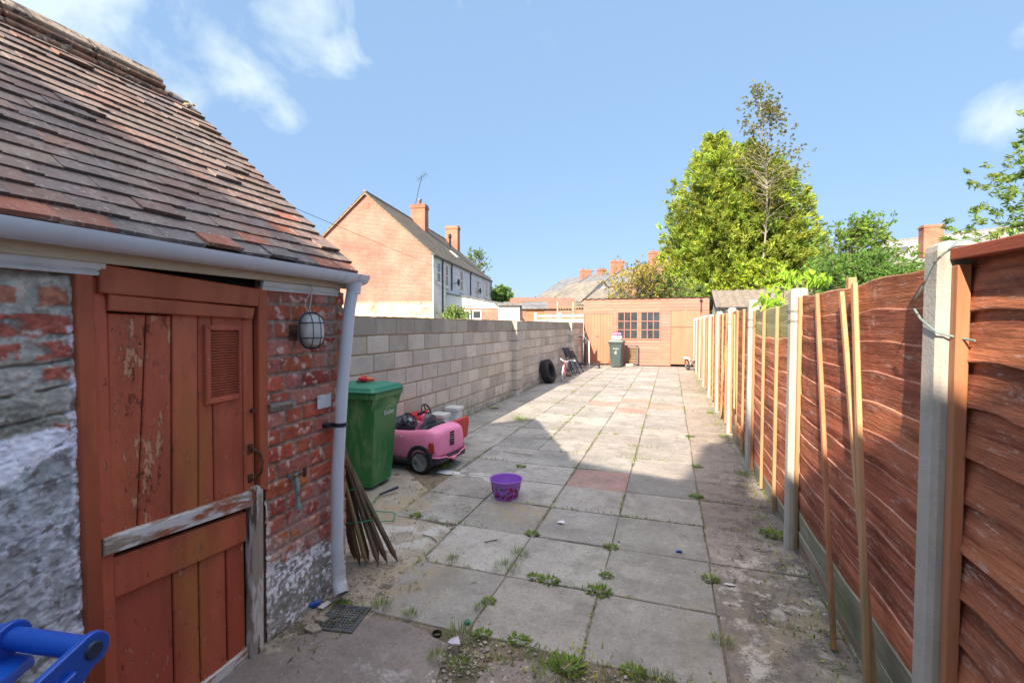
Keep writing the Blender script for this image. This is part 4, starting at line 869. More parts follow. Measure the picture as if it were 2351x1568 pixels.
tl = .049; # front face lean
fm = GM0 @ frameM((.262, .045, .735), (0, 1, 0), (-tl, 0, 1), (1, 0, tl))
text('Dudley', .062, fm, 'whitelogo', GB)
b = MB(); b.tube([GM0 @ Vector((.2665, .0 + .062 * math.cos(a) + .055, .758 + .036 * math.sin(a))) for a in [R(180 - 9 * k) for k in range(18)]], [.0012 + .0012 * math.sin(k / 17 * 3.14) for k in range(18)], 5); b.build('logo_arc', 'whitelogo', GB)
TY = thing('toy_blaster', 'small orange and grey plastic toy lying on the green bin lid', 'toy', (-2.90, 3.9, 1.030), R(-60)); TY.scale = (1.25, 1.25, 1.25)
b = MB(); b.lathe([(.001, -.03), (.022, -.025), (.026, 0), (.018, .03), (.012, .04)], 12, Matrix.Translation((0, 0, .024)) @ Matrix.Rotation(R(90), 4, 'X')); b.build('body', 'mug' if 'mug' in MATS else 'redplastic', TY, local=True, smooth=True)
mat('toyorange', (.75, .16, .06), .4)
b = MB(); b.tube([(0, .03, .022), (0, .085, .024)], [.020, .013], 10); b.tube([(0, -.01, .045), (0, .02, .05)], .014, 8); b.build('nozzle', 'toyorange', TY, local=True, smooth=True)
b = MB(); b.cbox((-.015, -.055, .0), (.015, .02, .022), .004); b.build('grip', 'greyplastic', TY, local=True)

RB, RM0, _ = bin_('dark grey wheelie bin with a white number 4 in front of the shed', (-1.95, 18.15, 0), R(-90 - 6), 'greybin', 'greylid', bodyz=.95)
text('4', .20, RM0 @ frameM((.262, -.0, .56), (0, 1, 0), (-tl, 0, 1), (1, 0, tl)), 'whitelogo', RB)
text('Dudley', .075, RM0 @ frameM((.269, .02, .72), (0, 1, 0), (-tl, 0, 1), (1, 0, tl)), 'whitelogo', RB)
PB = thing('bucket_of_toys', 'white tub heaped with pink and purple things on the grey bin lid', 'tub', (-1.95, 18.15, 1.05))
b = MB(); b.lathe([(.001, 0), (.17, 0), (.20, .02), (.20, .12), (.19, .15), (.001, .15)], 20); b.build('tub', 'whiteplastic', PB, local=True, smooth=True)
mat('lilac', (.45, .22, .42), .6)
b = MB()
for k in range(14):
    a = rnd(0, 6.28); r = rnd(0, .14); b.lathe([(.001, -.04), (.05, -.02), (.055, .01), (.001, .045)], 8, Matrix.Translation((r * math.cos(a), r * math.sin(a), .18 + rnd(0, .05))) @ Matrix.Rotation(rnd(0, 3), 4, 'X'))
o = b.build('soft_toys', 'lilac', PB, local=True, smooth=True)
b = MB()
for r_ in (.06, .09): b.tube([(r_ * math.cos(a) - .02, 0, .22 + r_ * 1.1 * math.sin(a)) for a in [R(15 * k) for k in range(13)]], .006, 6)
b.build('wire_hoop', 'darkwire', PB, local=True)

# blue bin close to the camera, seen from its handle side
BB = thing('wheelie_bin', 'bright blue wheelie bin seen from above at the bottom left corner', 'wheelie bin', (-1.27, .12, 0))
hz = 1.0; A0 = Vector((-1.005, .545, hz)); A1 = Vector((-1.56, .46, hz)); hd_ = (A1 - A0).normalized(); bk = Vector((-hd_.y, hd_.x, 0)); bk = bk if bk.y < 0 else -bk
b = MB(); b.tube([A0 + hd_ * .004, A1], .020, 20); b.build('handle', 'bluebin', BB, smooth=True)
def lug(p, name='hinge_arm'):
    b = MB(); n = 16; d = bk; dn = Vector((0, 0, -1)); out = []
    for k in range(n + 1): a = R(35 + 180 * k / n - 0); out.append(p + (-d) * .030 * math.sin(a) + Vector((0, 0, 1)) * .030 * math.cos(a))
    out = [p + (-d * math.cos(a) + Vector((0, 0, 1)) * math.sin(a)) * .031 for a in [R(120 - 210 * k / n) for k in range(n + 1)]]
    lo = out[-1]; hi = out[0]
    poly = out[::-1] + []
    poly = [hi] + out[1:] + [p + d * .13 + Vector((0, 0, -.16)), p + d * .20 + Vector((0, 0, -.10)), p + d * .16 + Vector((0, 0, -.02))]
    b.prism(poly, hd_ * .014); return b.build(name, 'bluebin', BB, bevel=.003)
lug(A0); lug(A0 + hd_ * .185, 'handle_lug')
lug(A0 + hd_ * .46, 'handle_lug')
b = MB(); b.tube([A0 - hd_ * .004, A0 + hd_ * .003], [.014, .018], 16); b.build('handle_end_cap', 'bluegrey', BB, smooth=True)
b = MB(); w_ = .56
def bx_(s, t, z): p = A0 + hd_ * s + bk * t; return (p.x, p.y, z)
b.loft([[bx_(-.012, .03, .90), bx_(w_ + .01, .03, .90), bx_(w_ + .01, .80, .90), bx_(-.012, .80, .90)], [bx_(-.016, .026, .93), bx_(w_ + .014, .026, .93), bx_(w_ + .014, .80, .93), bx_(-.016, .80, .93)]]); b.build('rim', 'bluebin', BB, bevel=.006)
b = MB(); b.loft([[bx_(.09, .28, .06), bx_(w_ - .09, .28, .06), bx_(w_ - .09, .68, .06), bx_(.09, .68, .06)], [bx_(.0, .06, .905), bx_(w_, .06, .905), bx_(w_, .78, .905), bx_(.0, .78, .905)]]); b.build('body', 'bluebin', BB, bevel=.02)
b = MB(); b.loft([[bx_(.15, -.012, .945), bx_(w_ - .1, -.012, .945), bx_(w_ - .1, .12, .945), bx_(.10, .12, .945)], [bx_(.152, -.010, .966), bx_(w_ - .1, -.010, .966), bx_(w_ - .1, .12, .972), bx_(.105, .12, .972)]])
b.loft([[bx_(.02, .05, .93), bx_(w_, .05, .93), bx_(w_, .82, .93), bx_(.0, .82, .93)], [bx_(.04, .07, .965), bx_(w_ - .02, .07, .965), bx_(w_ - .02, .80, .965), bx_(.02, .80, .965)], [bx_(.09, .24, .982), bx_(w_ - .09, .24, .982), bx_(w_ - .09, .73, .982), bx_(.09, .73, .982)]]); b.build('lid', 'bluebin', BB, bevel=.006)
b = MB(); p = A0 + hd_ * .006
for s in (.012, .030): q = p + bk * s + Vector((0, 0, -.02 - s * .3)); b.beam(q - hd_ * .012, q - hd_ * .006, .006, .004); 
b = MB(); b.prism([A0 + bk * .035 + Vector((0, 0, -.012)), A0 + bk * .16 + Vector((0, 0, -.05)), A0 + bk * .17 + Vector((0, 0, -.09)), A0 + bk * .06 + Vector((0, 0, -.05))], -hd_ * .012); b.build('arm_rib', 'bluebin', BB, bevel=.003)

# ------------------------------------------------------------------ pink toy car
PC = thing('toy_car', 'pink ride on toy car with silver wheels beside the green bin', 'toy car', (-2.835, 4.725, 0), R(171.7))
PM = WM[PC.name]
def car_rings():
    st = [(-.545, .20, .30, .40, 1), (-.540, .235, .20, .425, 1), (-.52, .262, .155, .445, 1), (-.47, .282, .14, .462, 1), (-.40, .290, .135, .470, 1), (-.385, .291, .133, .471, 0), (-.30, .292, .13, .462, 0), (-.15, .292, .13, .440, 0), (.0, .292, .13, .428, 0), (.10, .292, .13, .430, 0), (.13, .292, .13, .436, 0), (.15, .292, .13, .44, 1), (.30, .290, .13, .42, 1), (.42, .280, .135, .385, 1), (.50, .25, .15, .34, 1), (.54, .20, .18, .29, 1)]
    out = []
    for (x, w, zb, zt, cl) in st:
        half = [(w - .03, zb), (w - .006, zb + .03), (w + .004, zb + (zt - zb) * .35), (w, zb + (zt - zb) * .65), (w - .014, zt - .045), (w - .032, zt - .012), (w - .05, zt)]
        half += [(w - .066, zt - .004), (w - .072, zt - .03), (w - .076, .20), (0.0, .19)] if not cl else [(w - .08, zt + .004), (w - .13, zt + .010), (w - .18, zt + .014), (0.0, zt + .018)]
        out.append([(x, y, z) for y, z in half] + [(x, -y, z) for y, z in half[::-1][1:]])
    return out
b = MB(); b.loft(car_rings()); b.build('body', 'pink', PC, local=True, smooth=True)
b = MB()
for sy in (-1, 1): b.cbox((-.30, sy * .27 - .03, .085), (.40, sy * .27 + .03, .140), .012)
b.cbox((-.50, -.25, .10), (.50, .25, .15), .02)
for sy in (-1, 1):
    for x in (-.33, .34):
        arc = [(x + r_ * math.cos(a), sy * yy, .125 + r_ * math.sin(a)) for (r_, yy) in ((0, 0),) for a in (0,)]
        o1 = [[(x + r_ * math.cos(a), sy * yy, .128 + r_ * math.sin(a)) for a in [R(-8 + 196 * k / 16) for k in range(17)]] for r_, yy in ((.130, .28), (.130, .303), (.165, .307), (.178, .298), (.178, .28))]
        rings_ = [[o1[j][k] for j in range(5)] for k in range(17)]; b.loft(rings_)
b.build('sill_and_arches', 'darkplastic', PC, local=True, smooth=True)
b = MB(); b.loft([[(x, y, z) for y, z in ((-w, z0), (w, z0), (w + .006, z1), (-w - .006, z1))] for x, w, z0, z1 in ((-.565, .19, .135, .165), (-.560, .245, .12, .175), (-.53, .278, .11, .185), (-.46, .290, .11, .185))]); b.build('rear_bumper', 'darkplastic', PC, local=True, smooth=True)
b = MB(); b.tube([(-.47, .297, .190), (-.535, .282, .19), (-.562, .245, .185), (-.572, .15, .178), (-.574, .09, .152), (-.574, -.09, .152), (-.572, -.15, .178), (-.562, -.245, .185), (-.535, -.282, .19)], .008, 8); b.cbox((-.585, -.045, .118), (-.562, .045, .152), .008); b.build('bumper_trim', 'pink', PC, local=True, smooth=True)
for sy in (-1, 1):
    for x in (-.33, .34):
        Mw = Matrix.Translation((x, sy * .268, .120)) @ Matrix.Rotation(R(-90 * sy), 4, 'X')
        w = MB(); w.lathe([(.085, -.04), (.116, -.036), (.121, -.02), (.121, .02), (.116, .036), (.100, .040), (.096, .032)], 28, Mw); WH = w.build('wheel', 'rubber', PC, local=True, smooth=True)
        w = MB(); w.lathe([(.098, .033), (.094, .038), (.089, .030), (.001, .026)], 28, Mw); w.lathe([(.016, .027), (.016, .040), (.001, .042)], 12, Mw)
        w.build('rim_disc', 'rimgrey', WH, local=True, smooth=True)
        w = MB()
        for k in range(10):
            a = 2 * math.pi * k / 10
            for d in (-.12, .12):
                c0, c1 = Vector((.014 * math.cos(a), .014 * math.sin(a), .034)), Vector((.090 * math.cos(a + d), .090 * math.sin(a + d), .037)); w.beam(Mw @ c0, Mw @ c1, .006, .006, up=(0, sy, 0), c=.001)
        w.build('spokes', 'silver', WH, local=True)
for sy in (-1, 1):
    b = MB(); b.loft([[(-.440, sy * .286, .225), (-.445, sy * .286, .335), (-.462, sy * .280, .358), (-.495, sy * .270, .35), (-.508, sy * .265, .23)], [(-.442, sy * .302, .23), (-.447, sy * .301, .330), (-.463, sy * .298, .350), (-.500, sy * .288, .343), (-.515, sy * .282, .235)]]); b.build('tail_lamp', 'lamp_red', PC, local=True, bevel=.004)
b = MB()
for z in (.415, .385, .355, .33, .305, .28): b.cbox((-.5545 - .002, -.035 if z > .3 else -.03, z - .010), (-.540, -.006, z + .008), .002); b.cbox((-.5545 - .002, .006, z - .010), (-.540, .035 if z > .3 else .03, z + .008), .002)
b.build('rear_badge', 'hotpinkstripe', PC, local=True)
b = MB(); b.cbox((-.560, -.055, .345), (-.544, .055, .352), .002); b.cbox((-.560, -.05, .318), (-.544, .05, .322), .002); b.build('badge_bar', 'silver', PC, local=True)
b = MB(); b.tube([(-.08, .292, .375), (-.075, .303, .378), (-.045, .306, .378), (-.02, .303, .376), (-.015, .292, .373)], .007, 8); b.build('door_handle', 'silver', PC, local=True, smooth=True)
b = MB(); b.loft([[(x, y, z) for (y, z) in ((-.17 * s, .22), (.17 * s, .22), (.20 * s, .42 + dz), (.14 * s, .475 + dz), (-.14 * s, .475 + dz), (-.20 * s, .42 + dz))] for x, s, dz in ((-.35, .9, -.03), (-.33, 1.12, .01), (-.25, 1.12, .02), (-.215, 1.0, .0), (-.20, .95, -.05))]); b.build('seat_surround', 'darkplastic', PC, local=True, smooth=True)
b = MB(); b.loft([[(x + (z_ - .4) * -.18, y, z_) for (y, z_) in ((-.11, .30), (.11, .30), (.115, .45), (.075, .56), (0, .595), (-.075, .56), (-.115, .45))] for x in (-.245, -.20)]); b.cbox((-.25, -.13, .22), (.02, .13, .27), .02); b.build('seat', 'greyplastic', PC, local=True, bevel=.012)
b = MB(); b.loft([[(x, y, z) for (y, z) in ((-w, .30), (w, .30), (w * .95, zt - .03), (w * .6, zt), (-w * .6, zt), (-w * .95, zt - .03))] for x, w, zt in ((.10, .17, .45), (.13, .19, .50), (.20, .20, .53), (.30, .19, .50), (.38, .16, .42))]); DSH = b.build('dashboard', 'darkplastic', PC, local=True, smooth=True)
for (y, z, r_) in ((.0, .49, .038), (.085, .475, .022), (-.085, .475, .022)):
    b = MB(); b.lathe([(.001, 0), (r_ * .75, 0), (r_, .004), (r_, .010), (r_ * .8, .012)], 18, Matrix.Translation((.120, y, z)) @ Matrix.Rotation(R(-70), 4, 'Y')); b.build('dial', 'silver', DSH, local=True, smooth=True)
def steering(parent, c, r_, tilt, m_='darkplastic', hub='silver', M0=None):
    Ms = Matrix.Translation(c) @ Matrix.Rotation(R(tilt), 4, 'Y'); b = MB(); b.tube([Ms @ Vector((r_ * math.cos(a), r_ * math.sin(a), 0)) for a in [R(15 * k) for k in range(24)]], .011, 8, closed=True)
    for a in (R(0), R(125), R(235)): b.tube([Ms @ Vector((0, 0, 0)), Ms @ Vector((r_ * math.cos(a), r_ * math.sin(a), 0))], .010, 6)
    b.tube([Ms @ Vector((0, 0, 0)), Ms @ Vector((0, 0, -.14))], .016, 8); SW_ = b.build('steering_wheel', m_, parent, local=True, smooth=True)
    b = MB(); b.lathe([(.001, .016), (.026, .012), (.030, .0)], 14, Ms); b.build('hub', hub, SW_, local=True, smooth=True)
steering(PC, (.02, .03, .50), .095, -50)
b = MB(); b.lathe([(.001, -.012), (.03, -.008), (.036, 0), (.03, .008), (.001, .012)], 14, Matrix.Translation((.02, -.22, .50)) @ Matrix.Rotation(R(75), 4, 'Y')); b.tube([(.03, -.22, .50), (.06, -.235, .43)], .008, 8); b.build('wing_mirror', 'pink', PC, local=True, smooth=True)

RC = thing('toy_car', 'red ride on toy car with a dark steering wheel half hidden behind the pink one', 'toy car', (-3.05, 5.48, 0), R(178))
b = MB(); b.loft([[(x, y, z) for (y, z) in ((w - .03, .10), (w, .14), (w, zt - .03), (w - .03, zt), (w - .06, zt - .01), (w - .07, .20), (-w + .07, .20), (-w + .06, zt - .01), (-w + .03, zt), (-w, zt - .03), (-w, .14), (-w + .03, .10))] for x, w, zt in ((-.40, .24, .30), (-.36, .26, .31), (-.1, .27, .27), (.12, .27, .30), (.18, .27, .33))]); b.build('body', 'redplastic', RC, local=True, smooth=True)
b = MB(); b.loft([[(x, y, z) for (y, z) in ((-w, .12), (w, .12), (w, zt - .04), (w * .6, zt), (-w * .6, zt), (-w, zt - .04))] for x, w, zt in ((.12, .16, .36), (.17, .22, .42), (.26, .24, .42), (.40, .22, .34), (.45, .18, .26))]); b.build('bonnet', 'redplastic', RC, local=True, smooth=True)
b = MB(); b.loft([[(x + dx * (z - .1), y, z) for (y, z) in ((-w, .10), (w, .10), (w + .01, .30), (w * .85, .385), (-w * .85, .385), (-w - .01, .30))] for x, w, dx in ((-.46, .24, -.12), (-.42, .25, -.12), (-.40, .25, -.1))]); b.build('rear_panel', 'redplastic', RC, local=True, bevel=.015)
for x in (-.30, .28):
    for sy in (-1, 1): w = MB(); w.lathe([(.001, -.035), (.085, -.035), (.095, -.02), (.095, .02), (.085, .035), (.001, .035)], 20, Matrix.Translation((x, sy * .25, .095)) @ Matrix.Rotation(R(90), 4, 'X')); w.build('wheel', 'darkplastic', RC, local=True, smooth=True)
steering(RC, (.0, .06, .46), .10, -70, 'darkplastic', 'redplastic')

def planter(label, loc):
    T = thing('plastic_stand', label, 'stand', loc); b = MB()
    sq = lambda w, z: [(w, -w + .02, z), (w, w - .02, z), (w - .02, w, z), (-w + .02, w, z), (-w, w - .02, z), (-w, -w + .02, z), (-w + .02, -w, z), (w - .02, -w, z)]
    b.loft([sq(.115, 0), sq(.115, .03), sq(.102, .035), sq(.102, .255), sq(.11, .26)]); b.build('body', 'whiteplastic', T, local=True)
    b = MB(); b.loft([sq(.118, .262), sq(.124, .27), sq(.124, .31), sq(.114, .32), sq(.09, .315)]); b.build('top', 'whiteplastic', T, local=True)
planter('white plastic stand right behind the seat of the pink toy car', (-3.18, 6.05, 0.0)); planter('white plastic stand farther along the wall, behind the red toy car', (-3.23, 6.62, 0.0))

# ------------------------------------------------------------------ purple tub
TU = thing('purple_tub', 'purple plastic tub printed with little flowers standing on the paving', 'tub', (-1.435, 4.03, .002))
b = MB(); b.lathe([(.001, .004), (.102, .004), (.108, .0), (.117, .03), (.149, .172), (.156, .177), (.152, .181), (.144, .175), (.112, .03), (.10, .012), (.001, .012)], 40); b.build('shell', 'purple', TU, local=True, smooth=True)
mat('decal_red', (.42, .015, .05), .5); mat('decal_dark', (.03, .012, .05), .5); mat('decal_green', (.10, .32, .12), .5); mat('decal_pale', (.6, .55, .65), .5)
def decal(mn, items):
    for (a, z, r_, n) in items:
        b = MB()
        rad = .1150 + (z - .02) / .15 * .0335 + .0012; c = Vector((rad * math.cos(a), rad * math.sin(a), z)); nn = Vector((math.cos(a), math.sin(a), -.2)).normalized(); tt = Vector((-math.sin(a), math.cos(a), 0)); uu = nn.cross(tt); M = frameM(c, tt, uu, nn)
        for k in range(n): q = 2 * math.pi * k / max(n, 1); o_ = (r_ * .7 if n > 1 else 0); b.lathe([(.001, .001), (r_ * .55, .0005), (r_ * .55, -.001)], 8, M @ Matrix.Translation((o_ * math.cos(q), o_ * math.sin(q), 0)))
        b.build('printed_spot', mn, TU, local=True)
A_ = lambda: rnd(R(180), R(360))
decal('decal_red', [(A_() , rnd(.03, .12), rnd(.008, .016), 5) for _ in range(16)]); decal('decal_dark', [(A_(), rnd(.02, .13), rnd(.006, .013), 3) for _ in range(30)]); decal('decal_pale', [(A_(), rnd(.03, .12), .005, 1) for _ in range(16)]); decal('decal_green', [(R(250) + k * .05, .118 + .006 * math.sin(k * 1.3), .006, 1) for k in range(11)])

# ------------------------------------------------------------------ bundle of stakes behind the downpipe
BS = thing('stake_bundle', 'bundle of old dark wooden stakes tied with green cord against the outhouse end', 'bundle', (-1.95, 2.6, 0))
bots = [(-2.14, 2.60), (-2.08, 2.66), (-2.02, 2.60), (-1.99, 2.68), (-1.93, 2.63), (-1.90, 2.57), (-1.87, 2.66), (-1.83, 2.60), (-1.79, 2.64), (-1.735, 2.68), (-1.95, 2.56), (-2.12, 2.70)]
for k, (x, y) in enumerate(bots):
    tx, ty, tz = -2.03 + (x + 1.95) * .22 + rnd(-.012, .012), 2.415 + (y - 2.6) * .25, rnd(.80, .94); 
    if k == 5: tx, tz = -1.985, .74
    a = Vector((x, y, 0)); t2 = Vector((tx, ty, tz)); d = (t2 - a).normalized(); w_, h_ = rnd(.030, .046), rnd(.018, .026)
    b = MB(); b.beam(a + d * .08, t2, w_, h_, up=(.3, 1, 0), c=.004)
    pt_ = a; q = MB(); r_ = d.cross(Vector((.3, 1, 0))).normalized(); u_ = r_.cross(d); base = a + d * .083
    b.add([base + r_ * w_ / 2 + u_ * h_ / 2, base - r_ * w_ / 2 + u_ * h_ / 2, base - r_ * w_ / 2 - u_ * h_ / 2, base + r_ * w_ / 2 - u_ * h_ / 2, pt_ + r_ * w_ * .15, pt_ - r_ * w_ * .15], [(0, 1, 5, 4), (2, 3, 4, 5), (1, 2, 5), (3, 0, 4)])
    b.build('stake', 'stakepale' if k == 5 else 'stake', BS)
def cordring(zf, r1, r2, cx, cy):
    b = MB(); b.tube([(cx + r1 * math.cos(a), cy + r2 * math.sin(a), zf + .025 * math.cos(a + .4)) for a in [R(15 * k) for k in range(24)]], .0035, 6, closed=True)
    if zf < .5: b.tube([(cx - .02 + .03 * math.cos(a), cy + r2 + .008, zf - .02 + .02 * math.sin(2 * a)) for a in [R(15 * k) for k in range(24)]], .004, 6, closed=True)
    return b.build('cord', 'greencord', BS, smooth=True)
cordring(.30, .135, .072, -1.985, 2.555); cordring(.52, .095, .06, -2.0, 2.51)
HO = thing('skipping_rope', 'green cord with a dark blue handle lying on the ground by the green bin', 'rope', (-2.55, 3.55, .01))
b = MB(); b.tube([(-2.56, 3.66, .02), (-2.46, 3.82, .05)], [.010, .014], 10); b.build('grip', 'bluegrey', HO, smooth=True)
b = MB(); b.tube([(-2.56, 3.66, .02), (-2.50, 3.45, .012), (-2.32, 3.28, .012), (-2.2, 3.15, .02), (-2.12, 3.22, .012), (-2.2, 3.36, .012), (-2.4, 3.34, .012), (-2.30, 3.1, .02), (-2.15, 2.95, .03)], .004, 6); b.build('cord', 'greencord', HO, smooth=True)

# ------------------------------------------------------------------ far end of the yard
TR = thing('old_tyre', 'old black car tyre leaning on the block wall', 'tyre', (-3.26, 12.45, 0))
tax = Vector((.95, -.10, .24)).normalized(); ty_ = Vector((0, 0, 1)).cross(tax).normalized(); tz_ = tax.cross(ty_); Mt = frameM((-3.22, 12.5, .325), ty_, tz_, tax)
b = MB(); b.lathe([(.20, -.10), (.215, -.115), (.27, -.122), (.315, -.108), (.330, -.085), (.331, -.05), (.324, -.046), (.324, -.040), (.331, -.036), (.332, .0), (.325, .004), (.325, .010), (.332, .014), (.331, .046), (.324, .05), (.33, .056), (.330, .085), (.315, .108), (.27, .122), (.215, .115), (.20, .10), (.205, .0), (.20, -.10)], 40, Mt); b.build('tread', 'rubber', TR, smooth=True)
def bike(label, loc, rz, lean_, wr, cm, tm, wb=.72):
    from mathutils import Euler
    T = thing('childs_bicycle', label, 'bicycle', loc, rot=(lean_, 0, rz))
    for x in (0, wb):
        w = MB(); Mw = Matrix.Translation((x, 0, wr)) @ Matrix.Rotation(R(90), 4, 'X'); w.tube([Mw @ Vector((wr * .9 * math.cos(a), wr * .9 * math.sin(a), 0)) for a in [R(12 * k) for k in range(30)]], .024, 8, closed=True); WW = w.build('wheel', tm, T, local=True, smooth=True)
        w = MB(); w.tube([Mw @ Vector((wr * .80 * math.cos(a), wr * .80 * math.sin(a), 0)) for a in [R(15 * k) for k in range(24)]], .009, 6, closed=True); w.tube([Mw @ Vector((0, 0, -.04)), Mw @ Vector((0, 0, .04))], .016, 8); w.build('rim', cm, WW, local=True, smooth=True)
        w = MB()
        for k in range(14): a = 2 * math.pi * k / 14; w.tube([Mw @ Vector((0, 0, .015 * (-1) ** k)), Mw @ Vector((wr * .8 * math.cos(a), wr * .8 * math.sin(a), 0))], .0022, 4)
        w.build('spokes', 'silver', WW, local=True)
    bb = (wb * .42, 0, wr * .95); sd = (wb * .30, 0, wr * 2.1); hd2 = (wb * .82, 0, wr * 2.25); b = MB()
    b.tube([bb, (wb * .80, 0, wr * 1.85)], .018, 8); b.tube([sd, bb], .014, 8); b.tube([(wb * .33, 0, wr * 1.7), (wb * .80, 0, wr * 1.95)], .015, 8)
    for sy in (-.045, .045): b.tube([(0, sy, wr), (bb[0], sy * .5, bb[2])], .009, 6); b.tube([(0, sy, wr), (wb * .33, sy * .4, wr * 1.7)], .008, 6); b.tube([(wb, sy, wr), (wb * .90, sy, wr * 1.5), (wb * .84, sy * .4, wr * 1.95)], .010, 6)
    b.tube([(wb * .84, 0, wr * 1.8), (wb * .81, 0, wr * 2.45)], .015, 8); b.build('frame', cm, T, local=True, smooth=True)
    b = MB(); b.tube([(wb * .74, -.26, wr * 2.62), (wb * .80, -.16, wr * 2.66), (wb * .82, -.05, wr * 2.45), (wb * .82, .05, wr * 2.45), (wb * .80, .16, wr * 2.66), (wb * .74, .26, wr * 2.62)], .011, 8); HBR = b.build('handlebar', 'silver', T, local=True, smooth=True)
    for sy in (-1, 1): b = MB(); b.tube([(wb * .76, sy * .20, wr * 2.64), (wb * .72, sy * .29, wr * 2.61)], .017, 8); b.build('grip', 'whiteplastic', HBR, local=True, smooth=True)
    b = MB(); b.loft([[(x, y * w, z) for y, z in ((-1, 0), (1, 0), (.8, .035), (-.8, .035))] for x, w, z in ((wb * .16, .07, 0), (wb * .28, .075, 0), (wb * .40, .025, 0), (wb * .48, .015, 0))]); o = b.build('saddle', 'whiteplastic', T, local=True); 
    for v in o.data.vertices: v.co.z += wr * 2.15
    b = MB(); b.tube([(bb[0] - .07, -.09, bb[2] - .08), (bb[0] - .07, -.05, bb[2] - .08), (bb[0] + .07, .05, bb[2] + .08), (bb[0] + .07, .09, bb[2] + .08)], .008, 6); 
    for (px_, py_, pz_) in ((bb[0] - .07, -.12, bb[2] - .08), (bb[0] + .07, .12, bb[2] + .08)): b.cbox((px_ - .03, py_ - .035, pz_ - .01), (px_ + .03, py_ + .035, pz_ + .01), .004)
    b.build('pedals', 'darkplastic', T, local=True)
    return T
mat('bikepink', (.58, .06, .13), .4)
bike('small pink bicycle with white tyres leaning on the block wall by the tyre', (-3.06, 13.85, 0), R(-82), R(-8), .235, 'bikepink', 'whiteplastic', .84)
bike('small grey bicycle in the far right corner by the fence and shed', (.60, 17.75, 0), R(-70), R(9), .20, 'galv', 'rubber')
def folded_chair(label, y, hgt):
    T = thing('folding_chair', label, 'folding chair', (-3.05, y, 0)); a = Vector((-2.93, y - .10, 0)); tp = Vector((-3.33, y + .02, hgt)); wv = Vector((.15, .42, 0)).normalized() * .40
    for k in (0, 1): b = MB(); b.tube([a + wv * k, tp + wv * k * .9], .014, 8); b.build('leg', 'darkplastic', T, smooth=True)
    for k in (0, 1): b = MB(); o_ = wv * (.12 + .7 * k) + Vector((.03, 0, 0)); b.tube([a + o_ + Vector((.02, 0, 0)), tp * .85 + a * .15 + o_ * .9], .012, 8); b.build('leg', 'darkplastic', T, smooth=True)
    b = MB(); q0, q1 = a.lerp(tp, .66), a.lerp(tp, .98); b.prism([q0, q0 + wv * .95, q1 + wv * .9, q1], (.015, 0, .01)); b.build('backrest', 'darkplastic', T)
    b = MB(); q0, q1 = a.lerp(tp, .18), a.lerp(tp, .52); b.prism([q0 + wv * .1, q0 + wv * .85, q1 + wv * .85, q1 + wv * .1], (.02, 0, .01)); b.build('seat', 'greyplastic', T)
folded_chair('black folding chair leaning on the wall right behind the pink bicycle', 14.75, .88); folded_chair('black folding chair nearer the wall pier, behind the other folding chair', 15.45, .74)
FR = thing('bed_frame', 'bent grey tube frame standing in the corner of wall and shed', 'frame', (-3.15, 17.9, 0))
b = MB(); b.tube([(-3.22, 17.6, 1.28), (-3.22, 17.6, .7), (-3.18, 17.6, .12), (-3.05, 17.62, .06), (-2.95, 17.62, .16)], .022, 8); b.tube([(-3.10, 17.75, 1.40), (-3.18, 17.7, .9), (-3.16, 17.7, .1)], .018, 8); b.build('tube', 'galv', FR, smooth=True)
b = MB(); b.cbox((-3.16, 17.82, .05), (-3.06, 17.86, 1.25), .01); b.build('panel', 'greybin', FR)
SC = thing('exercise_stepper', 'low stepper machine with an upright pole and T handlebar by the shed door', 'stepper', (-2.86, 17.3, 0))
b = MB(); b.tube([(-2.86, 17.25, .0), (-2.86, 17.27, .45), (-2.885, 17.3, .95), (-2.89, 17.32, 1.02)], .024, 8); b.build('pole', 'whiteplastic', SC, smooth=True)
b = MB(); b.tube([(-3.25, 17.3, 1.17), (-3.05, 17.3, 1.17), (-2.97, 17.3, 1.05), (-2.89, 17.3, 1.0), (-2.80, 17.3, 1.05), (-2.72, 17.3, 1.16), (-2.52, 17.3, 1.19)], .014, 8); HB2 = b.build('handlebar', 'galv', SC, smooth=True)
for (x0_, x1_, z_) in ((-3.27, -3.15, 1.17), (-2.65, -2.50, 1.185)): b = MB(); b.tube([(x0_, 17.3, z_), (x1_, 17.3, z_)], .02, 8); b.build('grip', 'darkplastic', HB2)
for sx in (-1, 1): b = MB(); b.cbox((-2.86 + sx * .25 - .14, 17.25, .12), (-2.86 + sx * .25 + .14, 17.42, .19), .02); b.cbox((-2.86 + sx * .36 - .03, 17.27, 0), (-2.86 + sx * .36 + .03, 17.34, .14), .01); b.build('pedal', 'darkplastic', SC)
LV = thing('louvre_panel', 'grey slatted panel leaning on the shed behind the grey bin', 'panel', (-1.5, 18.85, 0))
b = MB()
for (p, q) in (((-1.68, 18.80, .02), (-1.64, 18.85, .80)), ((-1.27, 18.80, .02), (-1.20, 18.85, .80)), ((-1.68, 18.80, .76), (-1.2, 18.85, .82)), ((-1.68, 18.80, .02), (-1.2, 18.85, .07))): b.cbox(p, q, .005)
b.build('frame', 'greyplastic', LV)
b = MB()
for k in range(10): z = .10 + k * .066; b.cbox((-1.64, 18.81, z), (-1.27, 18.835, z + .03), .003)
b.build('slats', 'stakepale', LV)
b = MB(); 
for (x, y, sx) in ((-1.52, 18.55, .16), ): b.cbox((x - sx, y - .08, 0), (x + sx, y + .08, .10), .03)
tag(b.build('stone_block', 'block'), 'pale lump of stone lying at the foot of the shed beside the grey bin', 'stone')
b = MB(); b.tube([(-3.2, 14.35, .06), (-2.9, 14.2, .06)], .05, 9); tag(b.build('log', 'stakepale', smooth=True), 'short log lying under the folding chairs', 'log')

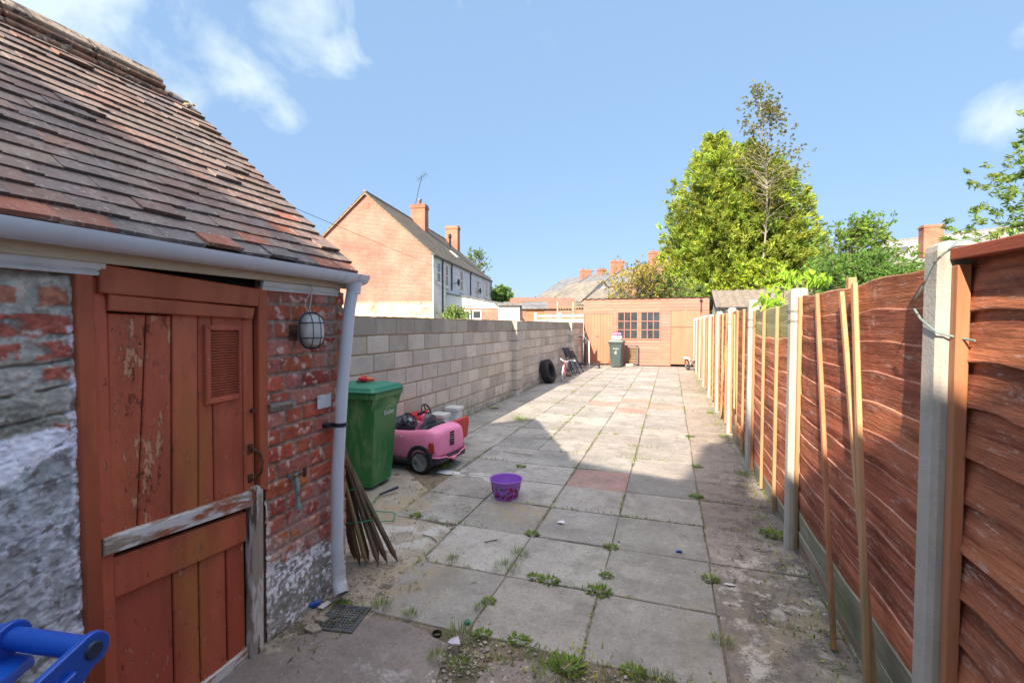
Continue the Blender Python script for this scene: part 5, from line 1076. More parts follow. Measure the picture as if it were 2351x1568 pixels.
# ------------------------------------------------------------------ drain, litter
mat('galvdark', (.12, .125, .13), .6, metal=.3, var=(30, .3))
DG = thing('drain_grate', 'square cast drain grate in the dirt below the downpipe', 'drain grate', (-1.675, 2.05, -.006), R(10))
b = MB()
for k in range(10): b.cbox((-.095 + k * .0205, -.10, .006), (-.088 + k * .0205, .10, .016), .001); b.cbox((-.10, -.095 + k * .0205, .004), (.10, -.088 + k * .0205, .014), .001)
for (p, q) in (((-.11, -.11, .0), (.11, -.098, .018)), ((-.11, .098, .0), (.11, .11, .018)), ((-.11, -.098, .0), (-.098, .098, .018)), ((.098, -.098, .0), (.11, .098, .018))): b.cbox(p, q, .002)
b.build('grid', 'galvdark', DG, local=True)
b = MB(); b.box((-.1, -.1, -.02), (.1, .1, -.008)); b.build('pit', 'black', DG, local=True)
def bit(name, label, cat, x, y, pts, m_, th=.004, z=.004):
    b = MB(); b.prism([(x + p[0], y + p[1], z + (p[2] if len(p) > 2 else 0)) for p in pts], (0, 0, th)); return tag(b.build(name, m_), label, cat)
bit('paper_scrap', 'torn white scrap lying on a slab right of the purple tub', 'litter', -.822, 3.637, [(-.035, -.01), (.0, -.03, .01), (.035, -.005), (.012, .025, .012), (-.025, .02)], 'white')
bit('plastic_scrap', 'white scrap on the concrete strip near the leaning slats', 'litter', .364, 3.086, [(-.035, 0), (.0, -.015, .006), (.03, .0), (.01, .018), (-.03, .014)], 'white')
bit('blue_scrap', 'small blue scrap in a joint of the paving right of the middle', 'litter', .072, 3.431, [(-.02, -.01), (.02, -.012, .01), (.02, .012), (-.012, .014)], 'bluebin', .008)
bit('plaster_chip', 'beige broken chip lying left of the drain grate, nearer the door', 'chip', -1.757, 1.925, [(-.05, -.02), (.02, -.035), (.05, .0), (.0, .03), (-.045, .02)], 'sand', .012)
bit('plaster_chip', 'beige broken chip touching the corner of the drain grate', 'chip', -1.775, 2.0, [(-.03, -.02), (.03, -.02), (.04, .012), (-.02, .025)], 'sand', .012)
bit('plastic_scrap', 'white plastic strip at the foot of the downpipe', 'litter', -1.845, 2.10, [(-.015, -.03), (.018, -.03), (.02, .035), (-.012, .04)], 'white', .006, .012)
bit('candy_wrapper', 'red and white wrapper in the grass clump by the small drain hole', 'wrapper', -.99, 2.02, [(-.03, -.015, .02), (.0, -.03, .03), (.035, -.005, .02), (.01, .025, .035), (-.025, .015, .02)], 'decal_pale', .008, .02)
bit('foil_wrapper', 'shiny pale wrapper on the ground under the fence by the first slat', 'wrapper', .90, 3.50, [(-.03, -.06), (.01, -.07, .01), (.035, .03), (.0, .07, .008), (-.03, .03)], 'decal_pale', .005)
bit('broken_mortar', 'white crumbled plaster patch between the pink toy car and the purple tub', 'plaster', -2.25, 4.50, [(-.14, -.05), (.0, -.07), (.14, -.02), (.10, .04), (-.05, .06), (-.13, .02)], 'white', .006)
b = MB(); b.tube([(-1.925, 2.05, .02), (-1.89, 2.09, .022)], [.014, .016], 8); b.tube([(-1.892, 2.09, .022), (-1.87, 2.115, .028)], [.016, .006], 8); tag(b.build('plastic_scrap', 'bluebin', smooth=True), 'crumpled blue and white bottle top at the wall foot beside the downpipe', 'litter')
b = MB(); b.lathe([(.001, .012), (.015, .012), (.017, .008), (.017, 0)], 18, Matrix.Translation((-1.017, 2.233, .003))); tag(b.build('bottle_cap', 'bottlegreen', smooth=True), 'round green bottle cap on the slab near the grass clump', 'bottle cap')
b = MB(); b.lathe([(.026, .012), (.024, .013), (.022, .006), (.020, -.03), (.001, -.03)], 16, Matrix.Translation((-1.13, 2.105, -.004))); tag(b.build('drain_hole', 'black'), 'small round hole at the edge of the concrete beside the grass', 'hole')
for (x, y, L_, a_, lb) in ((-1.28, 3.12, .10, .6, 'dark twig lying on the large slab below the purple tub'), (-1.62, 3.02, .16, 2.6, 'brown twig on the worn slab right of the stake bundle'), (-2.0, 5.5, .4, -.3, 'long pale stick lying on the paving behind the toy cars')):
    b = MB(); b.tube([(x, y, .006), (x + L_ * .5 * math.cos(a_), y + L_ * .5 * math.sin(a_), .012), (x + L_ * math.cos(a_ + .15), y + L_ * math.sin(a_ + .15), .006)], .004, 5); tag(b.build('twig', 'stake' if L_ < .3 else 'straw'), lb, 'twig')

# weeds: separate clumps, and fine growth along the joints
def tuft(x, y, s, kind, label):
    n = int(110 * s) + 30; Cn = []; A = []; B = []; K = []
    for k in range(n):
        a = rnd(0, 6.283); r = s * .045 * math.sqrt(random.random()); el = rnd(.5, 1.4) if kind == 'grass' else rnd(.05, .8); L = (.5 + .5 * s) * rnd(.010, .024) * (1.35 if kind == 'grass' else .8); w = .0013 if kind == 'grass' else L * .30
        d = Vector((math.cos(a) * math.cos(el), math.sin(a) * math.cos(el), math.sin(el))); sd_ = Vector((-math.sin(a), math.cos(a), rnd(-.3, .3))) * w
        c = Vector((x + r * math.cos(a) * 1.3, y + r * math.sin(a), .002)) + d * L * (1.0); Cn.append(c); A.append(d * L); B.append(sd_); q = rnd(.7, 1.35); K.append((q * rnd(.8, 1.15), q, q * .9) if random.random() > .08 else (2.2 * q, 1.5 * q, 1.2 * q))
    o = leaves('grass_tuft' if kind == 'grass' else 'weed', np.array(Cn), np.array(A), np.array(B), np.array(K), 'grass')
    return tag(o, label, 'weed', 'weeds growing in the paving joints')
G_ = 'small green weed growing in a joint of the paving slabs'
for (x, y, s, k, lb) in ((-.99, 2.10, 1.5, 'grass', 'bright bushy grass clump at the corner of the slabs by the green bottle cap'), (-1.03, 1.94, .8, 'grass', 'thin grass clump in the rubble below the brightest grass clump'), (-.91, 1.93, .9, 'grass', 'ragged grass clump at the lower edge beside the white rubble'),
    (-.39, 2.76, 1.1, 'leaf', 'leafy rosette weed where four large slabs meet'), (-1.0, 2.82, 1.4, 'grass', 'spreading grass patch at the crossing left of the leafy rosette'), (-.98, 3.03, 1.0, 'grass', 'grass growing up the joint just above the spreading grass patch'), (-.70, 2.78, .9, 'leaf', G_), (-.99, 3.37, .8, 'leaf', G_),
    (-2.01, 3.39, .8, 'leaf', 'low weed on the pale worn concrete below the green bin'), (-.98, 2.46, .6, 'leaf', G_), (-1.0, 2.38, .5, 'grass', G_), (-1.34, 2.19, .6, 'grass', G_), (-.39, 3.35, .7, 'leaf', G_), (.24, 4.6, .9, 'leaf', 'green weed at the joint in the shade beside the fence strip'), (-1.59, 4.97, .9, 'leaf', 'weed in the joint above the purple tub'),
    (-2.37, 4.66, 1.9, 'grass', 'tall grass clump by the rear wheel of the pink toy car'), (-.71, 2.20, .8, 'leaf', G_), (-.9, 2.18, .6, 'leaf', G_), (-.44, 2.10, 1.3, 'leaf', 'large leafy weed at the bottom edge of the picture'), (-.50, 2.02, 1.2, 'grass', 'grass beside the large leafy weed at the bottom edge'), (-.14, 2.16, .8, 'leaf', G_), (-.04, 2.13, .8, 'grass', G_),
    (-1.53, 2.20, .8, 'grass', G_), (-1.77, 2.15, .7, 'leaf', 'weed right under the mouth of the downpipe'), (-1.39, 2.82, .6, 'grass', G_), (.25, 3.12, .8, 'leaf', G_), (.26, 2.5, .8, 'grass', G_), (-.8, 2.79, .7, 'leaf', G_), (-.37, 2.95, .6, 'leaf', G_), (-1.97, 2.28, 1.5, 'leaf', 'mossy green weed on the wall foot behind the downpipe'),
    (.955, 2.80, 1.1, 'grass', 'bright grass tuft in the gap under the fence'), (.77, 3.95, 1.6, 'leaf', 'trailing weed by the second concrete post'), (.25, 4.62, .7, 'leaf', G_), (.30, 5.6, .9, 'leaf', G_), (.74, 5.4, 1.2, 'grass', G_), (.73, 7.2, 1.2, 'grass', G_), (.70, 9.1, 1.2, 'grass', G_), (.28, 7.1, .9, 'leaf', G_), (-3.2, 8.3, 1.3, 'leaf', 'weed at the foot of the block wall before the first pier')):
    tuft(x, y, s, k, lb)
# an upturned patch of cut grass in the shadow tip
tuft(-2.36, 7.38, 2.6, 'grass', 'flat patch of torn grass lying on the paving at the shadow tip')
def joints():
    Cn, A, B, K = [], [], [], []
    def one(x, y, s, st=False):
        a = rnd(0, 6.283); el = rnd(.2, 1.3); L = s * rnd(.006, .018); d = Vector((math.cos(a) * math.cos(el), math.sin(a) * math.cos(el), math.sin(el)))
        Cn.append(Vector((x, y, .0)) + d * L); A.append(d * L); B.append(Vector((-math.sin(a), math.cos(a), 0)) * L * .25); q = rnd(.6, 1.3); K.append((q, q, q * .9) if not st else (q * 3, q * 1.9, q * 2))
    for k in range(20000):
        if random.random() < .45: x = random.choice(XS[2:]) + rnd(-.008, .008); y = rnd(1.9, 15)
        else: y = 2.165 + .592 * random.randint(0, 20) + rnd(-.01, .01); x = rnd(-2.6, .85)
        if NZ.noise(Vector((x * 1.6, y * 1.6, 2))) < .08 or (y < 4.6 and random.random() < .35): continue
        one(x, y, 1.0, random.random() < .15)
    for k in range(1800): x = .80 - abs(random.gauss(0, .10)); y = rnd(1.6, 17); one(x, y, 1.1, random.random() < .5)
    for k in range(900): x = -3.36 + abs(random.gauss(0, .04)); y = rnd(5, 17); one(x, y, 1.1)
    for k in range(450): x, y = rnd(-.9, .6), 2.05 + random.gauss(0, .08); one(x, y, 1.2, random.random() < .4)
    o = leaves('joint_growth', np.array(Cn), np.array(A), np.array(B), np.array(K), 'grass'); tag(o, 'fine moss and grass in the joints of the paving', 'grass', kind='stuff')
joints()
def debris():
    b = MB()
    def st(x, y, r, tn):
        z = r * .3; b.add([(x + r * rnd(.7, 1.2), y, z * .3), (x, y + r * rnd(.6, 1.1), z * .2), (x - r * rnd(.7, 1.2), y, z * .3), (x, y - r * rnd(.6, 1.1), z * .3), (x, y, z + r * .5)], [(0, 1, 4), (1, 2, 4), (2, 3, 4), (3, 0, 4)], tn)
    for k in range(3600):
        m_ = random.random()
        if m_ < .25: x, y = random.gauss(-1.78, .14), random.gauss(2.1, .28)
        elif m_ < .45: x, y = rnd(.25, .86), rnd(1.5, 4.6)
        elif m_ < .65: x, y = rnd(-1.05, .8), random.gauss(2.0, .10)
        elif m_ < .75: x, y = random.gauss(-.98, .05), random.gauss(1.9, .2)
        elif m_ < .9: x, y = random.gauss(-2.0, .3), random.gauss(3.2, .6)
        else: x, y = rnd(-3.2, .8), rnd(2.2, 14)
        if x < -1.88 and y < 2.4: continue
        if 1.0 < y < 2.2 and -1 < x < .3 and random.random() < .5: q = 1; st(x + rnd(-.1, .1), y + rnd(-.1, .1), rnd(.004, .014), (rnd(.8, 2.0),) * 3)
        q = rnd(.5, 1.6); st(x, y, rnd(.0018, .0065) if random.random() < .93 else rnd(.007, .013), (q, q * .96, q * .9) if random.random() < .8 else ((2.2, 2.15, 2.1) if random.random() < .5 else (q * .5, q * .35, q * .25)))
    tag(b.build('gravel', 'stone'), 'crumbs of stone and plaster scattered over the paving', 'gravel', kind='stuff')
    Cn, A, B, K = [], [], [], []
    for k in range(900):
        m_ = random.random()
        if m_ < .4: x, y = random.gauss(.60, .14), rnd(1.8, 4.4)
        elif m_ < .6: x, y = random.gauss(-1.80, .10), random.gauss(1.95, .2)
        elif m_ < .75: x, y = random.gauss(-1.70, .14), random.gauss(2.5, .14)
        elif m_ < .87: x, y = random.gauss(-1.66, .08), random.gauss(3.75, .20)
        else: x, y = rnd(-1, .8), random.gauss(2.05, .08)
        if x < -1.88 and y < 2.4: continue
        if NZ.noise(Vector((x * 4, y * 4, 2))) < -.05: continue
        a = rnd(0, 6.28); L = rnd(.006, .035); Cn.append((x, y, .006 + rnd(0, .008))); A.append((math.cos(a) * L, math.sin(a) * L, rnd(-.004, .004))); w = rnd(.0008, .004); B.append((-math.sin(a) * w, math.cos(a) * w, .0005)); q = rnd(.25, 1.2); K.append((q, q * .9, q * .8))
    tag(leaves('dry_litter', np.array(Cn), np.array(A), np.array(B), np.array(K), 'straw'), 'dead leaf scraps and straw blown over the paving', 'plant litter', kind='stuff')
debris()
# ------------------------------------------------------------------ the neighbouring houses
def frame_house(name, label, K, h, g, L, W, ze, zr, wallm, roofm_, cat='house', over=.15, z0=-.15, wall_side=None):
    """K eave corner, h along the house, g towards the near side; the ridge runs along h"""
    T = thing(name, label, cat, (K[0], K[1], 0)); K = Vector((K[0], K[1], 0)); h = Vector((h[0], h[1], 0)).normalized(); g = Vector((g[0], g[1], 0)).normalized()
    P = lambda s, w, z: K + h * s - g * w + Vector((0, 0, z))
    T['_'] = 0; del T['_']
    b = MB(); b.prism([P(0, 0, z0), P(0, W, z0), P(0, W, ze), P(0, W / 2, zr - .06), P(0, 0, ze)], h * L); b.build('wall', wallm, T)
    if wall_side: b = MB(); b.prism([P(.02, -.006, z0), P(L - .02, -.006, z0), P(L - .02, -.006, ze - .02), P(.02, -.006, ze - .02)], -g * .05 * -1); b.build('front_wall', wall_side, T)
    k = (zr - ze) / (W / 2); b = MB()
    for sgn in (0, 1):
        q0 = P(-over, -over * 1.3, ze - k * over * 1.3) if sgn == 0 else P(-over, W + over * 1.3, ze - k * over * 1.3); q1 = P(-over, W / 2, zr)
        b.prism([q0, q1, q1 + Vector((0, 0, .10)), q0 + Vector((0, 0, .10))], h * (L + 2 * over))
    b.build('roof', roofm_, T)
    b = MB(); q = P(-over, W / 2, zr + .09); b.tube([q, q + h * (L + 2 * over)], .09, 8); b.build('ridge', 'ridge', T)
    return T, P, h, g
def chimney(T, P, s0, s1, w0, w1, zb, zt, m_='chimneybrick', pots=0):
    b = MB(); f = lambda s, w, z: P(s, w, z)
    def col(a, c, d, e, z0, z1): b.hexa([f(a, d, z0), f(c, d, z0), f(c, e, z0), f(a, e, z0), f(a, d, z1), f(c, d, z1), f(c, e, z1), f(a, e, z1)])
    col(s0, s1, w0, w1, zb, zt - .28); e = .05; col(s0 - e, s1 + e, w0 - e, w1 + e, zt - .28, zt - .14); col(s0 - .02, s1 + .02, w0 - .02, w1 + .02, zt - .14, zt); o = b.build('chimney', m_, T)
    for k in range(pots): c = f(s0 + (s1 - s0) * .5, w0 + (w1 - w0) * (k + .5) / pots, 0); q = MB(); q.lathe([(.13, zt), (.10, zt + .30), (.12, zt + .33)], 12, Matrix.Translation((c.x, c.y, 0))); q.build('chimney_pot', 'redroof', o)
    return o
def win(T, P, s0, s1, z0, z1, fm='white', off=.055, bars=1):
    b = MB(); f = lambda s, z, o: P(s, -o, z); t = .07
    def bar(a, c, d, e, o): b.hexa([f(a, d, .02), f(c, d, .02), f(c, d, o), f(a, d, o), f(a, e, .02), f(c, e, .02), f(c, e, o), f(a, e, o)])
    bar(s0, s1, z0, z0 + t, off + .03); bar(s0, s1, z1 - t, z1, off + .03); bar(s0, s0 + t, z0 + t, z1 - t, off + .028); bar(s1 - t, s1, z0 + t, z1 - t, off + .028); zm = (z0 + z1) / 2; bar(s0 + t, s1 - t, zm - .03, zm + .03, off + .025)
    bar(s0 - .08, s1 + .08, z0 - .10, z0 - .005, off + .07); w = b.build('window', fm, T)
    b = MB(); b.add([f(s0 + t, z0 + t, off + .015), f(s1 - t, z0 + t, off + .015), f(s1 - t, z1 - t, off + .015), f(s0 + t, z1 - t, off + .015)], [(0, 1, 2, 3)]); b.build('pane', 'glass', w)
hh = (-.165, .986); gg = (.986, .165); KK = (-12.69, 23.3)
TH, P, hv, gv = frame_house('terraced_house', 'red brick terraced house with a tall gable and two chimneys beyond the block wall', KK, hh, gg, 15.6, 7.82, 5.62, 9.1, 'gablebrick', 'rooftile', wall_side='greyrender')
chimney(TH, P, 6.9, 7.65, 2.9, 3.95, 7.4, 10.25, pots=1); chimney(TH, P, 14.75, 15.5, 2.75, 3.85, 7.4, 10.35)
b = MB(); c = P(6.9, 3.6, 10.2); b.tube([c, c + Vector((.25, 0, 1.0)), c + Vector((.5, .1, 2.0))], .02, 5); top_ = c + Vector((.5, .1, 1.95)); b.tube([top_ - Vector((.3, .1, .2)), top_ + Vector((.3, .1, .25))], .016, 5)
for k in range(6): q = top_ + Vector((.3, .1, .22)) * (k / 2.5 - 1); b.tube([q - Vector((.1, 0, -.22)), q + Vector((.1, 0, -.22))], .01, 4)
b.build('aerial', 'darkwire', TH)
b = MB(); c = P(7.3, 3.4, 10.25); b.lathe([(.10, 0), (.10, .35), (.16, .36), (.16, .42), (.02, .46)], 10, Matrix.Translation(c)); b.build('flue_cowl', 'galv', TH)
b = MB(); c = P(12.0, 2.6, 7.8); b.lathe([(.09, 0), (.09, .95), (.15, .96), (.12, 1.25), (.02, 1.3)], 10, Matrix.Translation(c)); b.build('flue_pipe', 'rubber', TH)
mat('paleblue', (.72, .73, .75), .9, var=(.8, .06))
b = MB(); b.prism([P(3.55, -.052, 0), P(12.1, -.052, 0), P(12.1, -.052, 5.56), P(3.55, -.052, 5.56)], gv * .02); b.build('painted_wall', 'paleblue', TH)
for s0, s1, z0, z1, fm in ((.55, 1.25, 4.05, 5.25, 'greyrender'), (2.15, 2.75, 3.95, 5.3, 'white'), (5.4, 6.15, 3.9, 5.35, 'white'), (10.2, 10.95, 3.9, 5.1, 'white'), (13.3, 14.05, 3.95, 5.3, 'white'), (14.7, 15.3, 3.95, 5.2, 'white')): win(TH, P, s0, s1, z0, z1, fm, .075)
b = MB(); b.tube([P(0, -.16, 5.50), P(15.6, -.16, 5.50)], .06, 8); b.build('gutter', 'bluegrey', TH)
for s in (1.6, 3.45, 8.2, 15.5): b = MB(); b.tube([P(s - .1, -.17, 5.45), P(s, -.11, 5.15), P(s, -.11, 3.8 if s != 1.6 else .5)], .045, 8); b.build('downpipe', 'bluegrey', TH)
b = MB(); c = P(0, 3.91, 8.35); b.hexa([P(-.012, 3.70, 8.25), P(-.012, 4.12, 8.25), P(.02, 4.12, 8.25), P(.02, 3.70, 8.25), P(-.012, 3.70, 8.6), P(-.012, 4.12, 8.6), P(.02, 4.12, 8.6), P(.02, 3.70, 8.6)]); b.build('gable_vent', 'redroof', TH)
b = MB()
for k in range(2):
    w0, w1 = ((-.02, 3.91), (7.84, 3.91))[k]; b.beam(P(-.10, w0, 5.60), P(-.10, w1, 9.09), .10, .06)
b.build('verge_mortar', 'sill', TH)
b = MB()
for (s, w, z, a_, l_) in ((9.2, 1.4, 6.95, .9, .0),): b.hexa([P(8.6, 1.05, 6.66), P(9.4, 1.05, 6.66), P(9.4, 1.6, 7.14), P(8.6, 1.6, 7.14), P(8.6, 1.02, 6.72), P(9.4, 1.02, 6.72), P(9.4, 1.57, 7.20), P(8.6, 1.57, 7.20)])
b.build('roof_window', 'white', TH)
b = MB()
for (s, z) in ((3.95, 4.35), (10.0, 4.25)):
    c = P(s, -.35, z); b.lathe([(.001, 0), (.18, .02), (.24, .07)], 14, frameM(c, hv, Vector((0, 0, 1)), gv)); b.tube([P(s, -.06, z - .1), c], .02, 5)
o = b.build('satellite_dishes', 'rubber', TH); o.name = 'satellite_dish'

# single storey extension on that house
EX = thing('house_extension', 'low brick extension with a white boarded side and a white window behind the block wall', 'extension', (P(2.5, 0, 0).x, P(2.5, 0, 0).y, 0))
b = MB(); b.prism([P(2.5, -.06, -.1), P(2.5, -3.55, -.1), P(2.5, -3.55, 2.64), P(2.5, -.06, 2.64)], hv * 4.5); b.build('wall', 'wallbrick', EX)
b = MB(); b.prism([P(2.46, -.06, 2.645), P(2.46, -3.58, 2.645), P(2.46, -3.58, 2.87), P(2.46, -.06, 3.52)], hv * 4.58); b.build('cladding', 'white', EX)
b = MB(); b.prism([P(2.36, -.06, 3.53), P(2.36, -3.75, 2.85), P(2.36, -3.75, 2.91), P(2.36, -.06, 3.59)], hv * 4.8); b.build('roof', 'roofslate', EX)
b = MB(); 
for a, c_ in ((-1.0, -1.58), (-1.68, -2.26)):
    for (w0, w1, z0, z1) in ((a, c_, 1.95, 2.03), (a, c_, 2.44, 2.52), (a, a - .07, 2.03, 2.44), (c_ + .07, c_, 2.03, 2.44)): b.hexa([P(2.44, w0, z0), P(2.44, w1, z0), P(2.495, w1, z0), P(2.495, w0, z0), P(2.44, w0, z1), P(2.44, w1, z1), P(2.495, w1, z1), P(2.495, w0, z1)])
b.hexa([P(2.45, -.95, 1.6), P(2.45, -2.3, 1.6), P(2.495, -2.3, 1.6), P(2.495, -.95, 1.6), P(2.45, -.95, 1.94), P(2.45, -2.3, 1.94), P(2.495, -2.3, 1.94), P(2.495, -.95, 1.94)])
WE = b.build('window', 'white', EX)
b = MB(); b.add([P(2.475, -1.0, 1.95), P(2.475, -2.26, 1.95), P(2.475, -2.26, 2.5), P(2.475, -1.0, 2.5)], [(0, 1, 2, 3)]); b.build('pane', 'glass', WE)
b = MB(); b.tube([P(2.42, -3.62, .5), P(2.42, -3.62, 2.75)], .05, 8); b.build('downpipe', 'white', EX)
b = MB(); b.hexa([P(4.5, -3.6, 1.2), P(5.3, -3.6, 1.2), P(5.3, -3.56, 1.2), P(4.5, -3.56, 1.2), P(4.5, -3.6, 2.6), P(5.3, -3.6, 2.6), P(5.3, -3.56, 2.6), P(4.5, -3.56, 2.6)]); b.build('door', 'rubber', EX)

def at(u, v, dep):
    M = cam.rotation_euler.to_matrix(); return Vector(cam.location) + M @ Vector(((u - 1175.5) / 1067 * dep, (784 - v) / 1067 * dep, -dep))
# real positions of things far behind the yard were taken from sight lines at chosen distances
def low_building(name, label, cx, cy, w, d, zw, rise, wm, rm, rz=0, door=False, windows=0, cat='outbuilding', hip=False):
    T = thing(name, label, cat, (cx, cy, 0), rz)
    b = MB(); b.box((-w / 2, -d / 2, -.1), (w / 2, d / 2, zw)); b.build('wall', wm, T, local=True)
    b = MB(); e = .18
    if rise: b.prism([(-w / 2 - e, -d / 2 - e, zw), (-w / 2 - e, 0, zw + rise), (-w / 2 - e, 0, zw + rise + .08), (-w / 2 - e, -d / 2 - e, zw + .08)], (w + 2 * e, 0, 0)); b.prism([(-w / 2 - e, d / 2 + e, zw), (-w / 2 - e, 0, zw + rise), (-w / 2 - e, 0, zw + rise + .08), (-w / 2 - e, d / 2 + e, zw + .08)], (w + 2 * e, 0, 0))
    else: b.box((-w / 2 - e, -d / 2 - e, zw), (w / 2 + e, d / 2 + e, zw + .12))
    b.build('roof', rm, T, local=True)
    if rise: 
        b = MB(); b.prism([(-w / 2, -d / 2, zw), (-w / 2, d / 2, zw), (-w / 2, 0, zw + rise - .03)], (.1, 0, 0)); b.prism([(w / 2 - .1, -d / 2, zw), (w / 2 - .1, d / 2, zw), (w / 2 - .1, 0, zw + rise - .03)], (.1, 0, 0)); b.build('gable', wm, T, local=True)
    for k in range(windows):
        x = -w / 2 + (k + .5) * w / windows; f = MB(); f.cbox((x - .45, -d / 2 - .05, zw - 1.2), (x + .45, -d / 2 + .02, zw - .3), .01); WW = f.build('window', 'white', T, local=True); f = MB(); f.box((x - .38, -d / 2 - .06, zw - 1.13), (x + .38, -d / 2 - .052, zw - .37)); f.build('pane', 'glass', WW, local=True)
    return T
# orange brick pier building with a slate cap, white shed beside it
low_building('brick_outhouse', 'small orange brick outhouse with a slate roof showing above the block wall', -7.05, 24.4, 1.0, 1.8, 2.45, .35, 'orangebrick', 'roofslate', R(18))
low_building('white_shed', 'narrow white shed between the extension and the orange brick outhouse', -8.75, 25.4, 1.2, 1.6, 2.7, 0, 'whitewall', 'roofslate', R(12))
# concrete panel fence behind the yard on the left
CF = thing('concrete_fence', 'pale concrete panel fence with capped posts behind the far end of the block wall', 'fence', (-6, 21.5, 0))
fp = [(-6.45, 22.6), (-5.05, 22.0), (-3.55, 21.4), (-2.2, 20.9)]
for k in range(3):
    a, c_ = Vector(fp[k] + (0,)), Vector(fp[k + 1] + (0,)); b = MB(); b.beam(a + Vector((0, 0, .95)), c_ + Vector((0, 0, .95)), .05, 1.9); PNL = b.build('panel', 'concfence', CF)
    b = MB(); b.beam(a + Vector((0, 0, 2.05)), c_ + Vector((0, 0, 2.05)), .12, .10); b.build('top_rail', 'whitewall', PNL)
for k in range(4): a = Vector(fp[k] + (0,)); b = MB(); b.cbox((a.x - .07, a.y - .09, 0), (a.x + .07, a.y + .05, 2.22), .01); b.build('post', 'whitewall', CF)
# trellis further back
TLL = thing('trellis', 'wooden square trellis panels standing beyond the concrete panel fence', 'trellis', (-4.5, 27, 0))
for k in range(2):
    a = at(1280 + k * 36, 735, 28); c_ = at(1312 + k * 34, 735, 27.5); b = MB(); a.z = c_.z = 0
    for q in range(6): p = a.lerp(c_, q / 5); b.tube([p + Vector((0, 0, 1.2)), p + Vector((0, 0, 2.75))], .022, 4)
    for q in range(6): z = 1.5 + q * .24; b.tube([a + Vector((0, 0, z)), c_ + Vector((0, 0, z))], .022, 4)
    b.build('panel', 'stakepale', TLL); b = MB(); b.tube([a, a + Vector((0, 0, 3.0))], .05, 6); b.build('post', 'concfence', TLL)
# brick garden buildings in the middle distance
for (u, v, dep, w, d, zr, wm, rm, rz, lb) in ((1245, 700, 33, 4.2, 3.0, .75, 'wallbrick', 'redroof', 16, 'brick garden shed with a low mossy red roof left of the trellis'), (1300, 700, 42, 7.0, 3.0, .2, 'wallbrick', 'roofbrown', 20, 'long brown brick garden wall building behind the trellis'),
    (1210, 700, 52, 8.0, 4.0, 1.1, 'wallbrick', 'redroof', 22, 'far low brick building with an orange tiled roof beside the distant trees'), (1180, 702, 40, 3.2, 3.0, .6, 'whitewall', 'roofslate', 12, 'small pale outbuilding right behind the house extension')):
    p = at(u, v, dep); low_building('garden_building', lb, p.x, p.y, w, d, p.z - .35, zr, wm, rm, R(rz), windows=0)
# row of terraced houses far away on the right of the valley
Pa, Pb = at(1452, 655, 58), at(1238, 672, 88); hv2 = (Pb - Pa); hv2.z = 0; Lr = hv2.length; hn = hv2.normalized(); gn = Vector((-hn.y, hn.x, 0)); gn = gn if gn.y < 0 else -gn
segs = [(0, .30), (.30, .62), (.62, 1.0)]
for i, (a, c_) in enumerate(segs):
    K0 = Vector((Pa.x, Pa.y, 0)) + hn * Lr * a; Ls = Lr * (c_ - a) - .1
    lb = ('far terraced house with the tallest brick chimney beside the shrub', 'middle house of the far terrace with a grey slate roof and a brick chimney', 'far left house of the distant terrace, farthest from the shed')[i]
    T2, P2, _h, _g = frame_house('terraced_house', lb, (K0.x, K0.y), hn, gn, Ls, 8.6, 6.9 + i * .15, 9.5 + i * .25, 'wallbrick' if i < 2 else 'whitewall', 'roofslate', over=.1)
    chimney(T2, P2, .2, 1.1, 3.0, 4.8, 7.6, 11.0 + i * .1 if i < 2 else 10.9, pots=2)
    if i == 1: chimney(T2, P2, Ls * .55, Ls * .55 + .9, 3.6, 4.9, 8.4, 10.3 + i * .2, pots=2)
    for k in range(3): s = Ls * (k + .5) / 3; win(T2, P2, s - .5, s + .5, 4.3, 5.9, 'white', .03)
for (u, v, dep, w, d, zw, rise, lb) in ((1283, 690, 62, 5.0, 7, 4.0, 2.1, 'white rear wing with a brown roof, second from the left of the far terrace'), (1345, 690, 50, 4.6, 6, 3.9, 2.3, 'white rear wing with a brown roof just left of the shed roof'), (1255, 690, 72, 3.4, 6, 3.6, 1.6, 'leftmost white rear wing of the far terrace'), (1385, 690, 47, 4.2, 5, 3.6, 1.6, 'white rear wing half hidden by the shed roof')):
    p = at(u, v, dep); low_building('rear_wing', lb, p.x, p.y, w, d, zw, rise, 'whitewall', 'roofbrown', R(-35), windows=1, cat='house wing')
# house on the right above the hedge
p = at(2210, 590, 36); T3, P3, _a, _b = frame_house('slate_roofed_house', 'house with a pale slate roof, skylight and brick chimney beyond the right fence', (p.x + 9, p.y - 6.6), (-.80, .60), (-.60, -.80), 18, 8, 6.2, 9.25, 'wallbrick', 'slate2')
p = at(2137, 560, 34.3); b = MB(); b.box((p.x - .60, p.y - .40, 6.6), (p.x + .60, p.y + .40, 8.95)); b.box((p.x - .66, p.y - .46, 8.75), (p.x + .66, p.y + .46, 8.87)); b.build('chimney', 'chimneybrick', T3)
ss = min((abs((lambda q: (q.x * .946 + q.y * .323) / (-q.x * .323 + q.y * .946))(P3(s_ * .1, 2.4, 0)) - (2064 - 1175.5) / 1067), s_ * .1) for s_ in range(0, 180))[1]
q = lambda s, w, o: P3(s, w, 6.2 + 3.05 / 4 * w + o)
b = MB(); b.hexa([q(ss - .5, 2.0, .08), q(ss + .5, 2.0, .08), q(ss + .5, 3.0, .08), q(ss - .5, 3.0, .08), q(ss - .5, 2.0, .2), q(ss + .5, 2.0, .2), q(ss + .5, 3.0, .2), q(ss - .5, 3.0, .2)]); SKY_ = b.build('skylight', 'white', T3)
